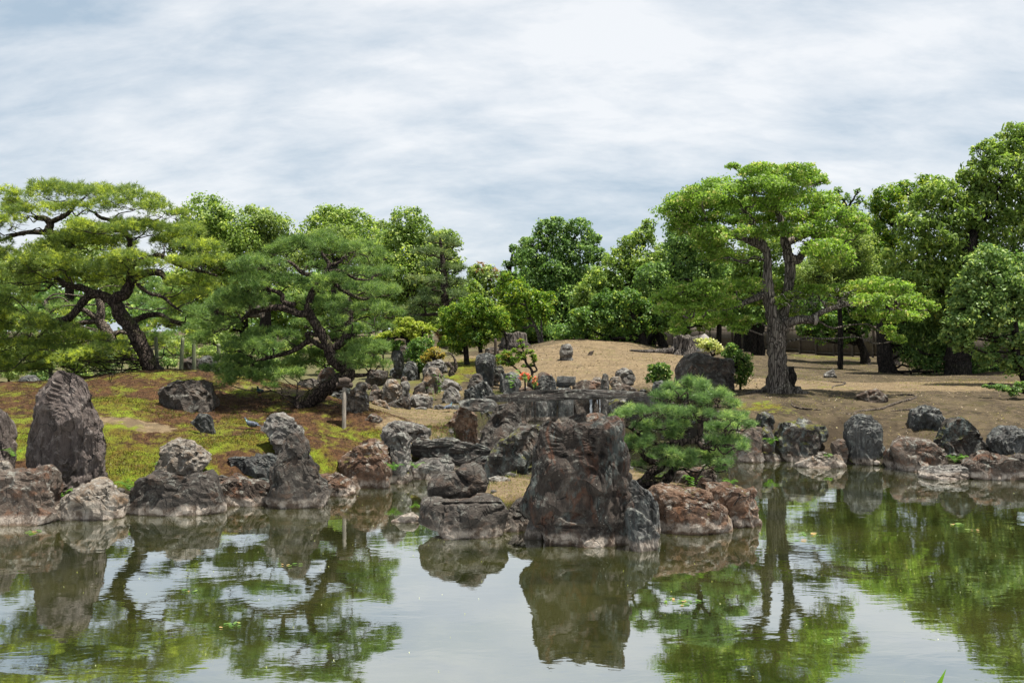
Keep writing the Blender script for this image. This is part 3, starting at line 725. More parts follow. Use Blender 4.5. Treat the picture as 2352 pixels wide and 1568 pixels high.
rock(4, [(615,990),(640,950),(720,905),(820,888),(900,885),(940,940),(970,1010),(900,1030),(760,1020)], 'brown', BO, 'dusky pink angular stone under the lowest boughs of the island pine', IS, d=15.8, T=.35)
rock(3, [(700,850),(690,810),(760,800),(850,822),(780,860),(730,890),(690,880)], 'pale', 'small_rock', 'pale broken stone on the island grass behind the two-humped rock', IS, d=15.8, T=.12)
rock(3, [(1690,1290),(1700,1100),(1715,900),(1745,830),(1800,860),(1800,1100),(1780,1290)], 'dark', 'recess_filler', 'added dark filler standing in for the shaded recess between tallest island rock and slates', IS, d=13.7, T=.16)  # added stone, darkens the gap where only a shaded recess belongs
# right shore ----------------------------------------------------------
rock(4, [(1050,840),(1080,640),(1110,605),(1180,588),(1265,590),(1272,720),(1270,835),(1180,845)], 'brown', BO, 'square brown cliff stone at the water behind the island pine', RS, T=.45, facets=6, box=.5)
rock(4, [(1262,820),(1262,640),(1300,600),(1350,600),(1375,690),(1375,800),(1340,840)], 'mossy', RO, 'narrow shaded stone with hanging plants, right of the square brown cliff stone', RS, T=.3)
rock(4, [(1262,560),(1262,500),(1300,480),(1350,490),(1370,540),(1365,610),(1290,620)], 'mossy', RO, 'dark mossy stone above the narrow shaded stone on the right bank', RS, d=21.9, T=.3)
rock(5, [(450,1000),(450,900),(490,800),(520,785),(600,783),(700,788),(780,810),(832,870),(800,930),(720,1010),(640,1065),(540,1088),(490,1070)], 'mossy', BO,
     'dark slanting boulder with a turquoise lichen patch on the right shore', RS, T=.5, facets=9)
rock(5, [(608,1100),(680,1060),(780,1030),(860,1050),(930,1080),(962,1130),(860,1142),(700,1132),(640,1127)], 'pale', FR, 'low pale stone with a tuft of weeds in front of the slanting boulder', RS, T=.35)
rock(5, [(985,920),(1000,830),(1020,775),(1060,750),(1140,745),(1210,780),(1248,860),(1250,950),(1268,1090),(1240,1118),(1060,1112),(1030,1050),(1000,980)], 'slate', SS,
     'upright grey stone with a moss cap and pale green flank on the right shore', RS, T=.4, facets=7)
rock(5, [(560,1095),(570,1050),(620,1025),(690,1035),(720,1075),(700,1100)], 'dark', 'small_rock', 'small black stone under the slanting boulder behind the low pale stone', RS, d=20.9, T=.2)
rock(5, [(300,1092),(310,1040),(350,1015),(420,1030),(460,1075),(450,1095)], 'mossy', 'small_rock', 'low dark stone filling the gap left of the slanting boulder', RS, T=.2)
rock(5, [(865,960),(885,930),(920,925),(970,935),(988,1010),(965,1080),(890,1060)], 'brown', 'small_rock', 'small brown block left of the moss-capped upright stone', RS, d=20.6, T=.2)
rock(5, [(1285,1070),(1290,1010),(1330,985),(1400,1080),(1412,1145),(1320,1122)], 'brown', RO, 'low brown stone tucked behind the wide smooth boulder on the right shore', RS, T=.25)
rock(5, [(1335,1010),(1360,960),(1440,928),(1560,918),(1640,940),(1720,1000),(1757,1060),(1742,1122),(1600,1155),(1560,1172),(1420,1152),(1370,1080)], 'brown', BO,
     'wide smooth brown boulder with a pinkish waterline on the right shore', RS, T=.5, facets=6, rough=.8)
rock(5, [(1465,830),(1490,740),(1540,680),(1620,670),(1680,690),(1705,780),(1708,852),(1560,856)], 'slate', BO, 'lone dark block with a mossy top up on the right bank', RS, T=.4, facets=7)
rock(5, [(1700,980),(1740,850),(1790,760),(1860,752),(1930,800),(1990,880),(2040,960),(2105,1015),(1980,1045),(1800,1045),(1720,1010)], 'mossy', BO,
     'dark slanting boulder splashed with white lichen and brown moss on the right shore', RS, d=20.2, T=.45, facets=8)
rock(5, [(1562,1195),(1610,1145),(1700,1125),(1860,1130),(1920,1180),(1905,1218),(1750,1228),(1620,1218)], 'grey', FR, 'low moss-topped flat stone at the waterline of the right shore', RS, T=.35, facets=4)
rock(5, [(1895,1150),(1960,1070),(2060,1033),(2180,1043),(2270,1088),(2325,1150),(2310,1222),(2150,1234),(1960,1205)], 'brown', BO, 'rounded speckled boulder at the waterline in the lower right', RS, T=.45, facets=6)
rock(5, [(2105,930),(2140,870),(2200,840),(2352,848),(2430,870),(2430,1040),(2330,1064),(2220,1042),(2130,1010)], 'slate', BO, 'bluish grey boulder on the bank at the right edge of the picture', RS, d=20.0, T=.45)
rock(5, [(2255,1080),(2300,1050),(2420,1060),(2450,1200),(2330,1235),(2300,1150)], 'dark', RO, 'black stone at the waterline cut off by the right edge', RS, T=.35)
rock(5, [(1915,1085),(1940,1055),(1975,1038),(1992,1060),(1955,1095)], 'slate', 'small_rock', 'tiny pale blue stone beside the fern on the right shore', RS, d=19.9, T=.08)
rock(5, [(1070,590),(1130,545),(1200,533),(1260,565),(1303,600),(1240,628),(1160,634),(1100,615)], 'brown', FR, 'low brown ridge-backed stone in the bare ground right of the broad tree', RS, T=.35, facets=6)
rock(5, [(808,430),(850,385),(880,380),(925,447),(840,458)], 'grey', 'small_rock', 'small grey peaked stone beyond the lawn right of the broad tree', RS, d=34.5, T=.25)
rock(9, [(1625,840),(1635,740),(1660,650),(1690,590),(1760,553),(1850,556),(1960,565),(2080,570),(2107,620),(2120,700),(2112,870),(2060,900),(1900,920),(1700,900)], 'dark', BO,
     'huge square dark boulder on the slope behind the top of the island pine', RG, d=27.5, T=.9, facets=6, box=.45)
# rock garden ----------------------------------------------------------
g = RG
rock(8, [(72,960),(75,880),(100,830),(200,823),(295,828),(292,890),(270,930),(200,972),(110,982)], 'dark', BO, 'big dark flat-topped block seen behind the leaning pine trunk', g, d=32.5, T=.5, box=.5, facets=5)
rock(8, [(310,893),(330,830),(400,780),(440,768),(472,800),(458,850),(440,896)], 'slate', BO, 'grey slanting block left of the dark green round shrub', g, T=.4)
rock(8, [(345,915),(355,862),(400,850),(462,855),(458,905)], 'brown', 'small_rock', 'low brown block in front of the grey slanting block', g, T=.25)
rock(8, [(458,900),(480,780),(510,740),(560,738),(590,760),(612,820),(622,900),(580,928),(480,932)], 'slate', SS, 'dark upright block directly below the dark green round shrub', g, T=.35)
rock(8, [(666,920),(670,830),(700,770),(760,725),(830,710),(900,740),(928,790),(915,850),(830,880),(760,915),(700,932)], 'grey', BO, 'large grey tan boulder below the orange shrub', g, T=.5)
rock(8, [(693,1050),(698,900),(720,830),(780,798),(830,810),(880,870),(898,920),(850,970),(820,1060),(740,1078)], 'pale', SS, 'tall pinkish white stone in the middle of the rock garden', g, T=.35, rough=1.5)
rock(8, [(805,980),(820,945),(880,935),(1000,940),(1060,980),(1087,1022),(1020,1028),(880,1045),(820,1020)], 'grey', FR, 'grey flat-topped crag right of the tall pinkish white stone', g, T=.45, rough=1.4)
rock(8, [(560,1110),(580,1020),(640,960),(695,950),(700,1060),(640,1095)], 'dark', BO, 'dark sloping stone left of the tall pinkish white stone', g, T=.35)
rock(8, [(245,1070),(265,1010),(300,940),(345,918),(385,950),(430,1000),(434,1080),(380,1150),(320,1172),(265,1150)], 'pale', SS, 'knobby whitish pointed stone in the left of the rock garden', g, T=.3, rough=1.7)
rock(8, [(432,1090),(440,960),(470,940),(520,950),(527,1060),(545,1122),(500,1130),(450,1128)], 'grey', SS, 'narrow dark pillar just right of the knobby whitish stone', g, T=.22)
rock(8, [(428,950),(445,897),(505,890),(514,945)], 'brown', 'small_rock', 'small brown cube above the narrow dark pillar', g, d=31, T=.2, box=.45)
rock(8, [(92,1090),(130,1050),(200,1035),(247,1040),(252,1110),(210,1145),(150,1122)], 'brown', RO, 'brown crumbly stone left of the knobby whitish stone', g, T=.3)
rock(8, [(118,1188),(180,1140),(260,1145),(300,1190),(342,1222),(240,1224),(150,1200)], 'pale', FR, 'low white stone at the lawn edge near the support post', g, T=.25)
rock(8, [(298,1200),(350,1150),(420,1130),(500,1125),(532,1160),(500,1212),(400,1227),(330,1214)], 'dark', FR, 'low black stone right of the low white stone', g, T=.3)
rock(8, [(503,1200),(520,1150),(600,1098),(720,1110),(767,1130),(767,1205),(700,1224),(560,1224)], 'grey', FR, 'wide brownish grey stone in the front row of the rock garden', g, T=.35)
rock(8, [(580,1110),(630,1065),(710,1070),(742,1110),(660,1130)], 'pale', 'small_rock', 'small pale stone on top of the wide brownish grey stone', g, d=27.8, T=.25)
rock(8, [(420,1230),(450,1205),(540,1208),(548,1234)], 'grey', 'flat_rock', 'first flat stepping stone from the left along the lawn edge', g, T=.15)
rock(8, [(578,1234),(640,1213),(705,1222),(708,1240)], 'grey', 'flat_rock', 'second flat stepping stone from the left along the lawn edge', g, T=.15)
rock(8, [(762,1230),(800,1195),(870,1195),(902,1215),(885,1234)], 'grey', 'flat_rock', 'grey flat stepping stone just left of the pigeon on the lawn', g, T=.2)
rock(8, [(965,1230),(980,1200),(1050,1188),(1055,1228),(980,1238)], 'slate', 'flat_rock', 'dark flat stone just right of the pigeon on the lawn', g, T=.2)
rock(8, [(878,1130),(900,1060),(950,1015),(1010,1018),(1047,1060),(1053,1115),(1010,1155),(900,1175)], 'grey', BO, 'rounded lichen-white stone right of the wispy yellow weeds', g, T=.3, rough=1.4)
rock(2, [(828,430),(850,370),(880,320),(930,288),(965,300),(972,360),(990,430),(987,505),(930,495),(850,480)], 'pale', SS, 'gnarled whitish stone directly right of the wooden support post', g, T=.3, rough=1.8)
rock(8, [(72,1160),(75,1098),(130,1108),(182,1152),(132,1190)], 'dark', 'small_rock', 'small black stone right of the gnarled whitish stone', g, d=26.8, T=.25)
rock(2, [(690,400),(700,350),(760,325),(800,330),(845,325),(870,370),(840,410),(760,410)], 'slate', FR, 'pale bluish low stone behind the support post', g, T=.3)
rock(2, [(895,320),(900,280),(960,272),(1005,290),(1012,330),(940,330)], 'brown', 'small_rock', 'brown rounded stone beyond the gnarled whitish stone', g, T=.25)
rock(8, [(110,1030),(130,990),(170,975),(200,1010),(190,1035)], 'dark', 'small_rock', 'small dark rounded stone beside the yellow moss strip', g, T=.2)
rock(8, [(1138,1030),(1160,950),(1220,870),(1260,860),(1310,910),(1335,960),(1290,1020),(1200,1045)], 'dark', BO, 'dark purple pyramid-shaped stone in the rock garden', g, T=.4, facets=6)
rock(8, [(1075,1145),(1120,1090),(1160,1030),(1200,1005),(1230,1015),(1262,975),(1310,945),(1350,970),(1382,1000),(1415,1080),(1405,1125),(1250,1150)], 'slate', BO, 'jagged blue grey slate cluster in front of the pyramid-shaped stone', g, T=.35, rough=1.5)
rock(8, [(1250,860),(1253,700),(1262,662),(1350,658),(1440,662),(1450,760),(1430,900),(1405,988),(1330,960),(1262,900)], 'slate', SS, 'tall flat-topped slab standing behind the pyramid-shaped stone', g, T=.3, box=.45, facets=5)
rock(8, [(1370,930),(1390,840),(1430,790),(1490,755),(1530,800),(1555,862),(1490,935),(1400,990)], 'mossy', BO, 'mossy brown stone leaning on the tall flat-topped slab', g, T=.35)
rock(8, [(1505,1040),(1510,880),(1560,860),(1640,858),(1700,890),(1728,950),(1710,1060),(1600,1082),(1520,1078)], 'slate', SS, 'pale grey upright block left of the coral azalea', g, d=30.5, T=.35, box=.5)
rock(8, [(1785,1010),(1795,930),(1850,903),(1875,960),(1832,1015)], 'dark', 'small_rock', 'dark thin stone between the two coral azaleas', g, d=31.5, T=.2)
rock(8, [(1680,1080),(1710,1020),(1780,1003),(1835,1030),(1835,1090)], 'brown', RO, 'brown stone just above the left half of the long bridge', g, d=30.2, T=.3)
rock(9, [(180,1060),(190,980),(240,940),(330,940),(332,1010),(290,1095),(240,1085)], 'dark', BO, 'dark block standing in the shade under the left half of the long bridge', g, d=30.0, T=.35)
rock(9, [(298,1100),(320,960),(360,880),(400,790),(430,735),(500,733),(548,770),(565,900),(562,1000),(552,1085),(500,1108),(400,1108)], 'slate', SS, 'broad upright slab with green streaks rising from the water behind the long bridge', g, d=30.4, T=.3, box=.5, facets=6)
rock(9, [(385,765),(410,715),(460,708),(525,742),(500,780)], 'brown', 'small_rock', 'reddish brown peak showing over the broad upright slab', g, d=31.4, T=.25)
rock(9, [(558,822),(560,740),(600,730),(720,733),(722,800),(650,828)], 'slate', 'cut_block', 'blue grey squared block lying on top of the stone column', g, d=30.6, T=.3, box=.4, facets=3, sink=0, rough=.5)
rock(9, [(568,1112),(568,900),(572,835),(690,830),(704,940),(703,1105),(620,1118)], 'slate', SS, 'square stone column standing in the water right of the broad upright slab', g, d=30.4, T=.35, box=.42, facets=3, rough=.6)
rock(9, [(703,1085),(703,930),(720,890),(842,900),(845,1080)], 'dark', 'wall_stone', 'dark wall stone left of the little waterfall', g, d=31.0, T=.35, box=.42, facets=3)
rock(9, [(840,1080),(842,890),(900,870),(975,890),(975,1080)], 'dark', 'wall_stone', 'wet dark stone over which the little waterfall runs', g, d=31.3, T=.35, box=.42, facets=3)
rock(9, [(880,1075),(890,980),(905,950),(925,1010),(930,1080)], 'dark', 'small_rock', 'thin black shard in front of the little waterfall', g, d=30.6, T=.12)
rock(9, [(708,840),(718,790),(780,770),(900,773),(962,800),(945,845),(860,855)], 'brown', FR, 'flat brown stone above the waterfall right of the blue grey block', g, d=31.0, T=.4, facets=5)
rock(9, [(948,860),(955,730),(980,703),(1010,730),(1022,850),(1015,1040),(970,1055),(955,950)], 'grey', SS, 'narrow brownish pillar rising above the long bridge', g, d=30.2, T=.18, facets=5)
rock(9, [(1045,860),(1070,800),(1150,800),(1262,835),(1260,870)], 'brown', FR, 'long low brown stone right of the narrow pillar', g, d=29.5, T=.3)
rock(9, [(1083,790),(1095,690),(1140,668),(1220,678),(1247,720),(1235,805),(1150,818)], 'grey', BO, 'grey block with a dark top at the foot of the bare slope', g, T=.35, facets=7)
rock(9, [(1028,785),(1060,745),(1110,738),(1138,792),(1080,808)], 'pale', 'small_rock', 'small craggy white stone left of the grey block with a dark top', g, d=30.6, T=.22, rough=1.6)
rock(9, [(845,775),(880,745),(950,743),(950,775)], 'pale', 'small_rock', 'small flat pale pink stone left of the narrow pillar', g, d=31.6, T=.2)
rock(9, [(1000,1075),(1020,960),(1090,925),(1200,930),(1180,1010),(1100,1090)], 'mossy', BO, 'mossy sloping stone in the shade right of the waterfall', g, d=28.5, T=.4)
rock(9, [(1120,1060),(1180,945),(1300,925),(1420,950),(1440,1060),(1300,1100)], 'dark', BO, 'black boulder carrying the right end of the long bridge', g, d=26.0, T=.5)
rock(9, [(1418,890),(1415,800),(1450,783),(1530,783),(1565,830),(1545,890),(1480,900)], 'slate', BO, 'grey wedge stone below the round camellia bush', g, d=28.5, T=.3)
rock(9, [(400,1112),(408,1080),(470,1060),(540,1073),(557,1107),(480,1123)], 'pale', 'small_rock', 'pale cream stone in the inner pond under the long bridge', g, T=.2)
rock(9, [(648,1185),(668,1100),(720,1068),(800,1063),(818,1120),(795,1190)], 'dark', RO, 'dark rounded stone behind the notched top of the tallest island rock', g, d=24.5, T=.35)
rock(9, [(812,1175),(833,1087),(900,1063),(990,1085),(1005,1130),(920,1165)], 'brown', RO, 'brown cube-like stone left of the island pine, beyond the tallest rock', g, d=23.5, T=.35, box=.5)
rock(9, [(553,1190),(558,1130),(580,1113),(603,1140),(640,1150),(655,1195),(590,1205)], 'pale', 'small_rock', 'small twin-peaked pale stone behind the tallest island rock', g, d=22.5, T=.15)
rock(9, [(583,598),(590,500),(608,460),(640,455),(682,458),(695,520),(692,592),(640,603)], 'grey', SS, 'lone upright grey stone on the bare tan slope', g, T=.28, facets=8, box=.5)
rock(9, [(813,548),(840,520),(892,503),(880,522),(830,550)], 'dark', 'small_rock', 'small dark flat stone on the bare tan slope', g, T=.1)
rock(8, [(90,1320),(110,1300),(170,1298),(225,1330),(237,1368),(180,1355)], 'brown', FR, 'low dark brown stone alone on the tan lawn', LS, T=.15)
rock(3, [(452,220),(500,205),(560,198),(700,208),(765,245),(765,275),(700,290),(560,282),(470,250)], 'layer', FR, 'thick layered slab with a bright top at the left end of the long bridge', RG, d=21.5, T=.45, box=.45, facets=4, sink=0)
rock(9, [(-90,928),(-30,905),(80,888),(200,875),(400,856),(600,849),(900,848),(1200,855),(1340,870),(1398,905),(1380,918),(1300,925),(1000,930),(700,933),(400,946),(150,972),(0,967),(-70,945)], 'beam', 'slab_bridge',
     'long slightly arched bridge of one dark stone beam over the inner pond', 'stone slab bridges', d=24.3, T=.24, facets=2, sink=0, box=.5, rough=.35)
# far left, seen between the pine posts
rock(1, [(1415,150),(1430,90),(1490,75),(1545,100),(1550,150)], 'dark', BO, 'dark boulder between the green posts beyond the mound', MD, d=27, T=.4)
rock(1, [(1548,190),(1555,90),(1620,75),(1680,100),(1675,185)], 'slate', BO, 'pale blue grey block right of the green posts beyond the mound', MD, d=26.5, T=.4)
rock(1, [(160,280),(180,230),(230,225),(290,265),(280,290)], 'slate', 'small_rock', 'flat grey stone beyond the left end of the mound', MD, d=27, T=.4)
rock(7, [(545,640),(560,600),(600,580),(650,620),(660,700),(540,700)], 'dark', BO, 'dark stone glimpsed through the left side of the blue green pine', MD, d=36, T=.6)
rock(2, [(600,260),(640,180),(680,150),(730,180),(720,300),(600,320)], 'brown', BO, 'dark brown stone behind the bend of the leaning pine trunk', RG, d=31, T=.5)
rock(2, [(440,320),(470,270),(560,255),(620,290),(600,360)], 'dark', BO, 'black low stone left of the leaning pine trunk', RG, d=30, T=.5)
rock(8, [(405,640),(415,568),(480,562),(560,570),(560,640)], 'dark', 'wall_stone', 'low dark stone step behind the yellow green maple', RG, d=40, T=.4, box=.42)
rock(8, [(340,700),(350,620),(400,600),(450,650),(455,770),(400,780)], 'slate', BO, 'tumbled grey stones left of the dark green round shrub', RG, d=36, T=.5, rough=1.6)
rock(8, [(1330,660),(1345,600),(1400,570),(1470,590),(1490,655)], 'dark', BO, 'dark boulder behind the thin black post', RG, d=38, T=.5)
# small pebbles at the foot of the shore
for cx_, cy_, s_, lab in [(455, 1235, 18, 'small grey pebble between the square block and the pale lumpy stone'), (930, 1215, 22, 'small bluish pebble between the pale lumpy stone and the long dark boulder'),
                          (915, 1190, 18, 'grey cobble on the right shoulder of the pale lumpy stone')]:
    rock(1, [(cx_ - s_, cy_), (cx_ - s_ * .6, cy_ - s_ * .8), (cx_ + s_ * .5, cy_ - s_ * .8), (cx_ + s_, cy_), (cx_ + s_ * .5, cy_ + s_ * .7), (cx_ - s_ * .6, cy_ + s_ * .7)], 'slate', 'small_rock', lab, LS, d=15.0, T=.08, facets=4)
# ------------------------------------------------------------------ trunks and boughs
def tube(pts, rad, sides=8, lumps=.18, seed=0, cap=True):
    pts = np.array(pts, float); rad = np.array(rad, float)
    # resample with Catmull-Rom
    n = len(pts)
    if n > 2:
        Q, R = [], []
        for i in range(n - 1):
            p0, p1, p2, p3 = pts[max(i - 1, 0)], pts[i], pts[i + 1], pts[min(i + 2, n - 1)]
            st = 4
            for k in range(st):
                t = k / st
                Q.append(.5 * ((2 * p1) + (-p0 + p2) * t + (2 * p0 - 5 * p1 + 4 * p2 - p3) * t * t + (-p0 + 3 * p1 - 3 * p2 + p3) * t ** 3))
                R.append(rad[i] + (rad[i + 1] - rad[i]) * t)
        Q.append(pts[-1]); R.append(rad[-1])
        pts, rad = np.array(Q), np.array(R)
    T = np.gradient(pts, axis=0); T /= np.linalg.norm(T, axis=1)[:, None] + 1e-9
    up = np.array((.3, 1, .2)); U = np.cross(T, up); U /= np.linalg.norm(U, axis=1)[:, None] + 1e-9
    Wv = np.cross(T, U)
    a = np.linspace(0, 2 * math.pi, sides, endpoint=False)
    rr = rad[:, None] * (1 + lumps * np.random.default_rng(seed).uniform(-1, 1, (len(pts), sides)))
    V = pts[:, None, :] + rr[..., None] * (np.cos(a)[None, :, None] * U[:, None, :] + np.sin(a)[None, :, None] * Wv[:, None, :])
    V = V.reshape(-1, 3)
    idx = np.arange(len(pts) * sides).reshape(len(pts), sides)
    nx = np.roll(idx, -1, 1)
    F = np.stack([idx[:-1], nx[:-1], nx[1:], idx[1:]], -1).reshape(-1, 4)
    if cap:
        V = np.r_[V, [pts[-1] + T[-1] * rad[-1] * .4]]
        c = len(V) - 1
        F = np.r_[F, np.stack([idx[-1], nx[-1], np.full(sides, c), np.full(sides, c)], -1)]
    return V, F
def join(parts):
    Vs, Fs, o = [], [], 0
    for V, F in parts:
        Vs.append(V); Fs.append(F + o); o += len(V)
    return np.concatenate(Vs), np.concatenate(Fs)
def clean(F):      # quads with a doubled last corner stay quads only if harmless
    return F
def tube_mesh(name, tubes, mat):
    V, F = join(tubes)
    me = bpy.data.meshes.new(name)
    me.from_pydata(V.tolist(), [], [(a, b, c) if c == d else (a, b, c, d) for a, b, c, d in F.tolist()])
    me.polygons.foreach_set('use_smooth', np.ones(len(me.polygons), bool))
    me.materials.append(mat)
    me.update()
    return me
def limb(name, parent, base, crop, pts, r, mat, d, wander=.0, sides=10, seed=1, lumps=.15):
    """pts: (x, y[, depth offset]) in crop pixels, r: radii in metres"""
    W = []
    for q in cv(crop, pts):
        W.append(P(q[0], q[1], d + (q[2] if len(q) > 2 else 0)))
    W = np.array(W)
    if len(r) != len(W): r = np.interp(np.linspace(0, 1, len(W)), np.linspace(0, 1, len(r)), r)
    me = tube_mesh(name, [tube(W - base, r, sides, lumps, seed)], mat)
    return obj(name, me, parent), W
def wob(a, b, r0, r1, seg, amp, r):
    t = np.linspace(0, 1, seg)[:, None]
    p = a + (b - a) * t
    L = np.linalg.norm(b - a)
    off = r.normal(size=(seg, 3)) * amp * L * np.sin(t * math.pi)
    p = p + off
    return p, np.linspace(r0, r1, seg)

# ------------------------------------------------------------------ foliage
def unit(v): return v / (np.linalg.norm(v, axis=-1, keepdims=True) + 1e-9)
def leaves(C, N, L, W, r, droop=.4):
    n = len(C)
    N = unit(N)
    tdir = r.normal(size=(n, 3)); tdir[:, 2] -= droop
    tdir = unit(tdir - (tdir * N).sum(1)[:, None] * N)
    b = np.cross(N, tdir)
    l = (L * r.uniform(.7, 1.25, n))[:, None]; w = l * W
    V = np.stack([C - tdir * l * .5, C + b * w * .5 + N * w * .12, C + tdir * l * .5 - N * l * .12, C - b * w * .5 + N * w * .12], 1).reshape(-1, 3)
    F = np.arange(n * 4).reshape(n, 4)
    return V, F
def blob_leaves(blobs, L, W, dens, r, subk=.36, nsub=26, droop=.4, upbias=.25, rag=.16):
    """blobs: (centre, rx, ry, rz). leaves gathered in sub-clumps over each blob"""
    Cs, Ns, Ts = [], [], []
    la = .5 * L * L * W
    for c, rx, ry, rz in blobs:
        rad = np.array((rx, ry, rz))
        area = 4 * math.pi * ((rx * ry) ** 1.6 / 3 + (rx * rz) ** 1.6 / 3 + (ry * rz) ** 1.6 / 3) ** (1 / 1.6)
        n = int(area / la * dens)
        m = max(6, int(nsub * r.uniform(.8, 1.2)))
        sd = unit(r.normal(size=(m, 3)) + np.array((0, 0, upbias)))
        sc = c + sd * rad * (.74 * r.uniform(.75, 1.12, m))[:, None]
        sr = subk * r.uniform(.65, 1.3, m)
        st = r.uniform(-.22, .22, m)
        k = r.integers(0, m, n)
        d2 = unit(r.normal(size=(n, 3)) + sd[k] * .55 + np.array((0, 0, .25)))
        rad2 = (np.cbrt(rx * ry * rz) * sr[k])[:, None] * np.array([min(1.25, (rx / rz) ** .4), min(1.25, (ry / rz) ** .4), min(1, max((rz / rx), .35) ** .6)])
        pos = sc[k] + d2 * rad2 * r.uniform(.55, 1.0, n)[:, None] + r.normal(size=(n, 3)) * rad2 * rag
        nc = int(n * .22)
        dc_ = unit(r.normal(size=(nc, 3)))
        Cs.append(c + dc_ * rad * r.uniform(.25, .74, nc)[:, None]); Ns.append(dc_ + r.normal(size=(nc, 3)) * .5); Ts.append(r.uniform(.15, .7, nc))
        Cs.append(pos); Ns.append(d2 + r.normal(size=(n, 3)) * .55 + np.array((0, 0, .3))); Ts.append(.5 + st[k] + r.uniform(-.38, .38, n))
    C, N, T = np.concatenate(Cs), np.concatenate(Ns), np.concatenate(Ts)
    V, F = leaves(C, N, L, W, r, droop)
    return V, F, np.clip(T, 0, 1)
def blob_list(lst, d, r, jit=.35, crop=0):
    """(px, py, rx_px[, ry_px][, depth offset])"""
    out = []
    s = CROPS[crop][0]
    for q in lst:
        x, y = cv(crop, [q[:2]])[0][:2]
        rx = q[2] * s; rz = (q[3] if len(q) > 3 and q[3] else q[2] * .85) * s
        dd = q[4] if len(q) > 4 else 0
        k = d / FPX
        rxm, rzm = rx * k, rz * k
        D = d + dd + r.uniform(-1, 1) * jit * rxm
        out.append((P(x, y, D), rxm, max(rxm * .9, rzm), rzm))
    return out
tree_i = 0
def twigs(blobs, nodes, base, r, rt, n_in=5, seg=6):
    """boughs from the nearest node of the limbs to each blob and twigs inside it"""
    out = []
    for c, rx, ry, rz in blobs:
        tgt = c - np.array((0, 0, rz * .35))
        dist = np.linalg.norm((nodes - tgt) * np.array((1, 1, 1.4)), axis=1) + np.maximum(nodes[:, 2] - tgt[2], 0) * 2
        a = nodes[np.argmin(dist)]
        p, q = wob(a, tgt, rt, rt * .55, seg, .07, r)
        out.append(tube(p - base, q, 5, .2, int(r.integers(1e6))))
        for _ in range(n_in):
            ang = r.uniform(0, 2 * math.pi)
            e = c + np.array((math.cos(ang) * rx * .8, math.sin(ang) * ry * .8, r.uniform(-.25, .35) * rz))
            p, q = wob(tgt, e, rt * .5, rt * .16, 5, .10, r)
            out.append(tube(p - base, q, 4, .2, int(r.integers(1e6)), cap=False))
    return out
def broadleaf(name, label, cat, d, blobs, trunks, mat, bark='bark_dark', group=None, crop=0, L=None, W=.6, dens=.85, base_px=None, nsub=26, droop=.4, subk=.36,
              tw=True, twr=None, n_in=4, extra=None, upbias=.25, jit=.35, rag=.27):
    global tree_i
    tree_i += 1
    r = np.random.default_rng(1000 + tree_i)
    B = blob_list(blobs, d, r, jit, crop)
    if trunks:
        x0, y0 = cv(crop, [trunks[0][0][0][:2]])[0][:2]
        base = P(x0, y0, d)
    else:
        c0 = np.mean([b[0] for b in B], axis=0); base = np.array((c0[0], c0[1], 0))
    g = gz(base[0], base[1])
    base = np.array((base[0], base[1], g))
    root = empty(name, base, label=label, cat=cat, group=group)
    nodes = []
    for i, (pts, rad) in enumerate(trunks):
        o, Wp = limb('trunk' if i == 0 else 'bough', root, base, crop, pts, rad, M[bark], d, seed=tree_i * 10 + i)
        tt = np.linspace(0, 1, 6)
        for a, b in zip(Wp[:-1], Wp[1:]):
            for t_ in tt: nodes.append(a + (b - a) * t_)
    if not nodes: nodes = [base + np.array((0, 0, .1))]
    nodes = np.array(nodes)
    if trunks and base[2] < nodes[:, 2].min() - .02:      # root the trunk in the ground
        p0 = nodes[np.argmin(nodes[:, 2])]
        obj('root_flare', tube_mesh('root_flare', [tube(np.array([base + (0, 0, -.15) + (p0 - base) * 0, p0]) - base, [trunks[0][1][0] * 1.2, trunks[0][1][0]], 9, .1, 3)], M[bark]), root)
    if tw:
        obj('twigs', tube_mesh('twigs', twigs(B, nodes, base, r, twr or .0016 * d, n_in), M[bark]), root, kind='stuff')
    LL = L or (max(.05, .0022 * d) if d < 42 else .0033 * d)
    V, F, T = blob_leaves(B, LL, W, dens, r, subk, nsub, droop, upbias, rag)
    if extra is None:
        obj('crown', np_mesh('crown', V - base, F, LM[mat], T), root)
    else:
        obj('crown', np_mesh('crown', V - base, F, LM[mat], T), root)
        for nm, m2, bl, dn in extra:
            V, F, T = blob_leaves(blob_list(bl, d, r, .2, crop), LL, W, dn, r, subk, nsub, droop)
            obj(nm, np_mesh(nm, V - base, F, LM[m2], T), root)
    return root

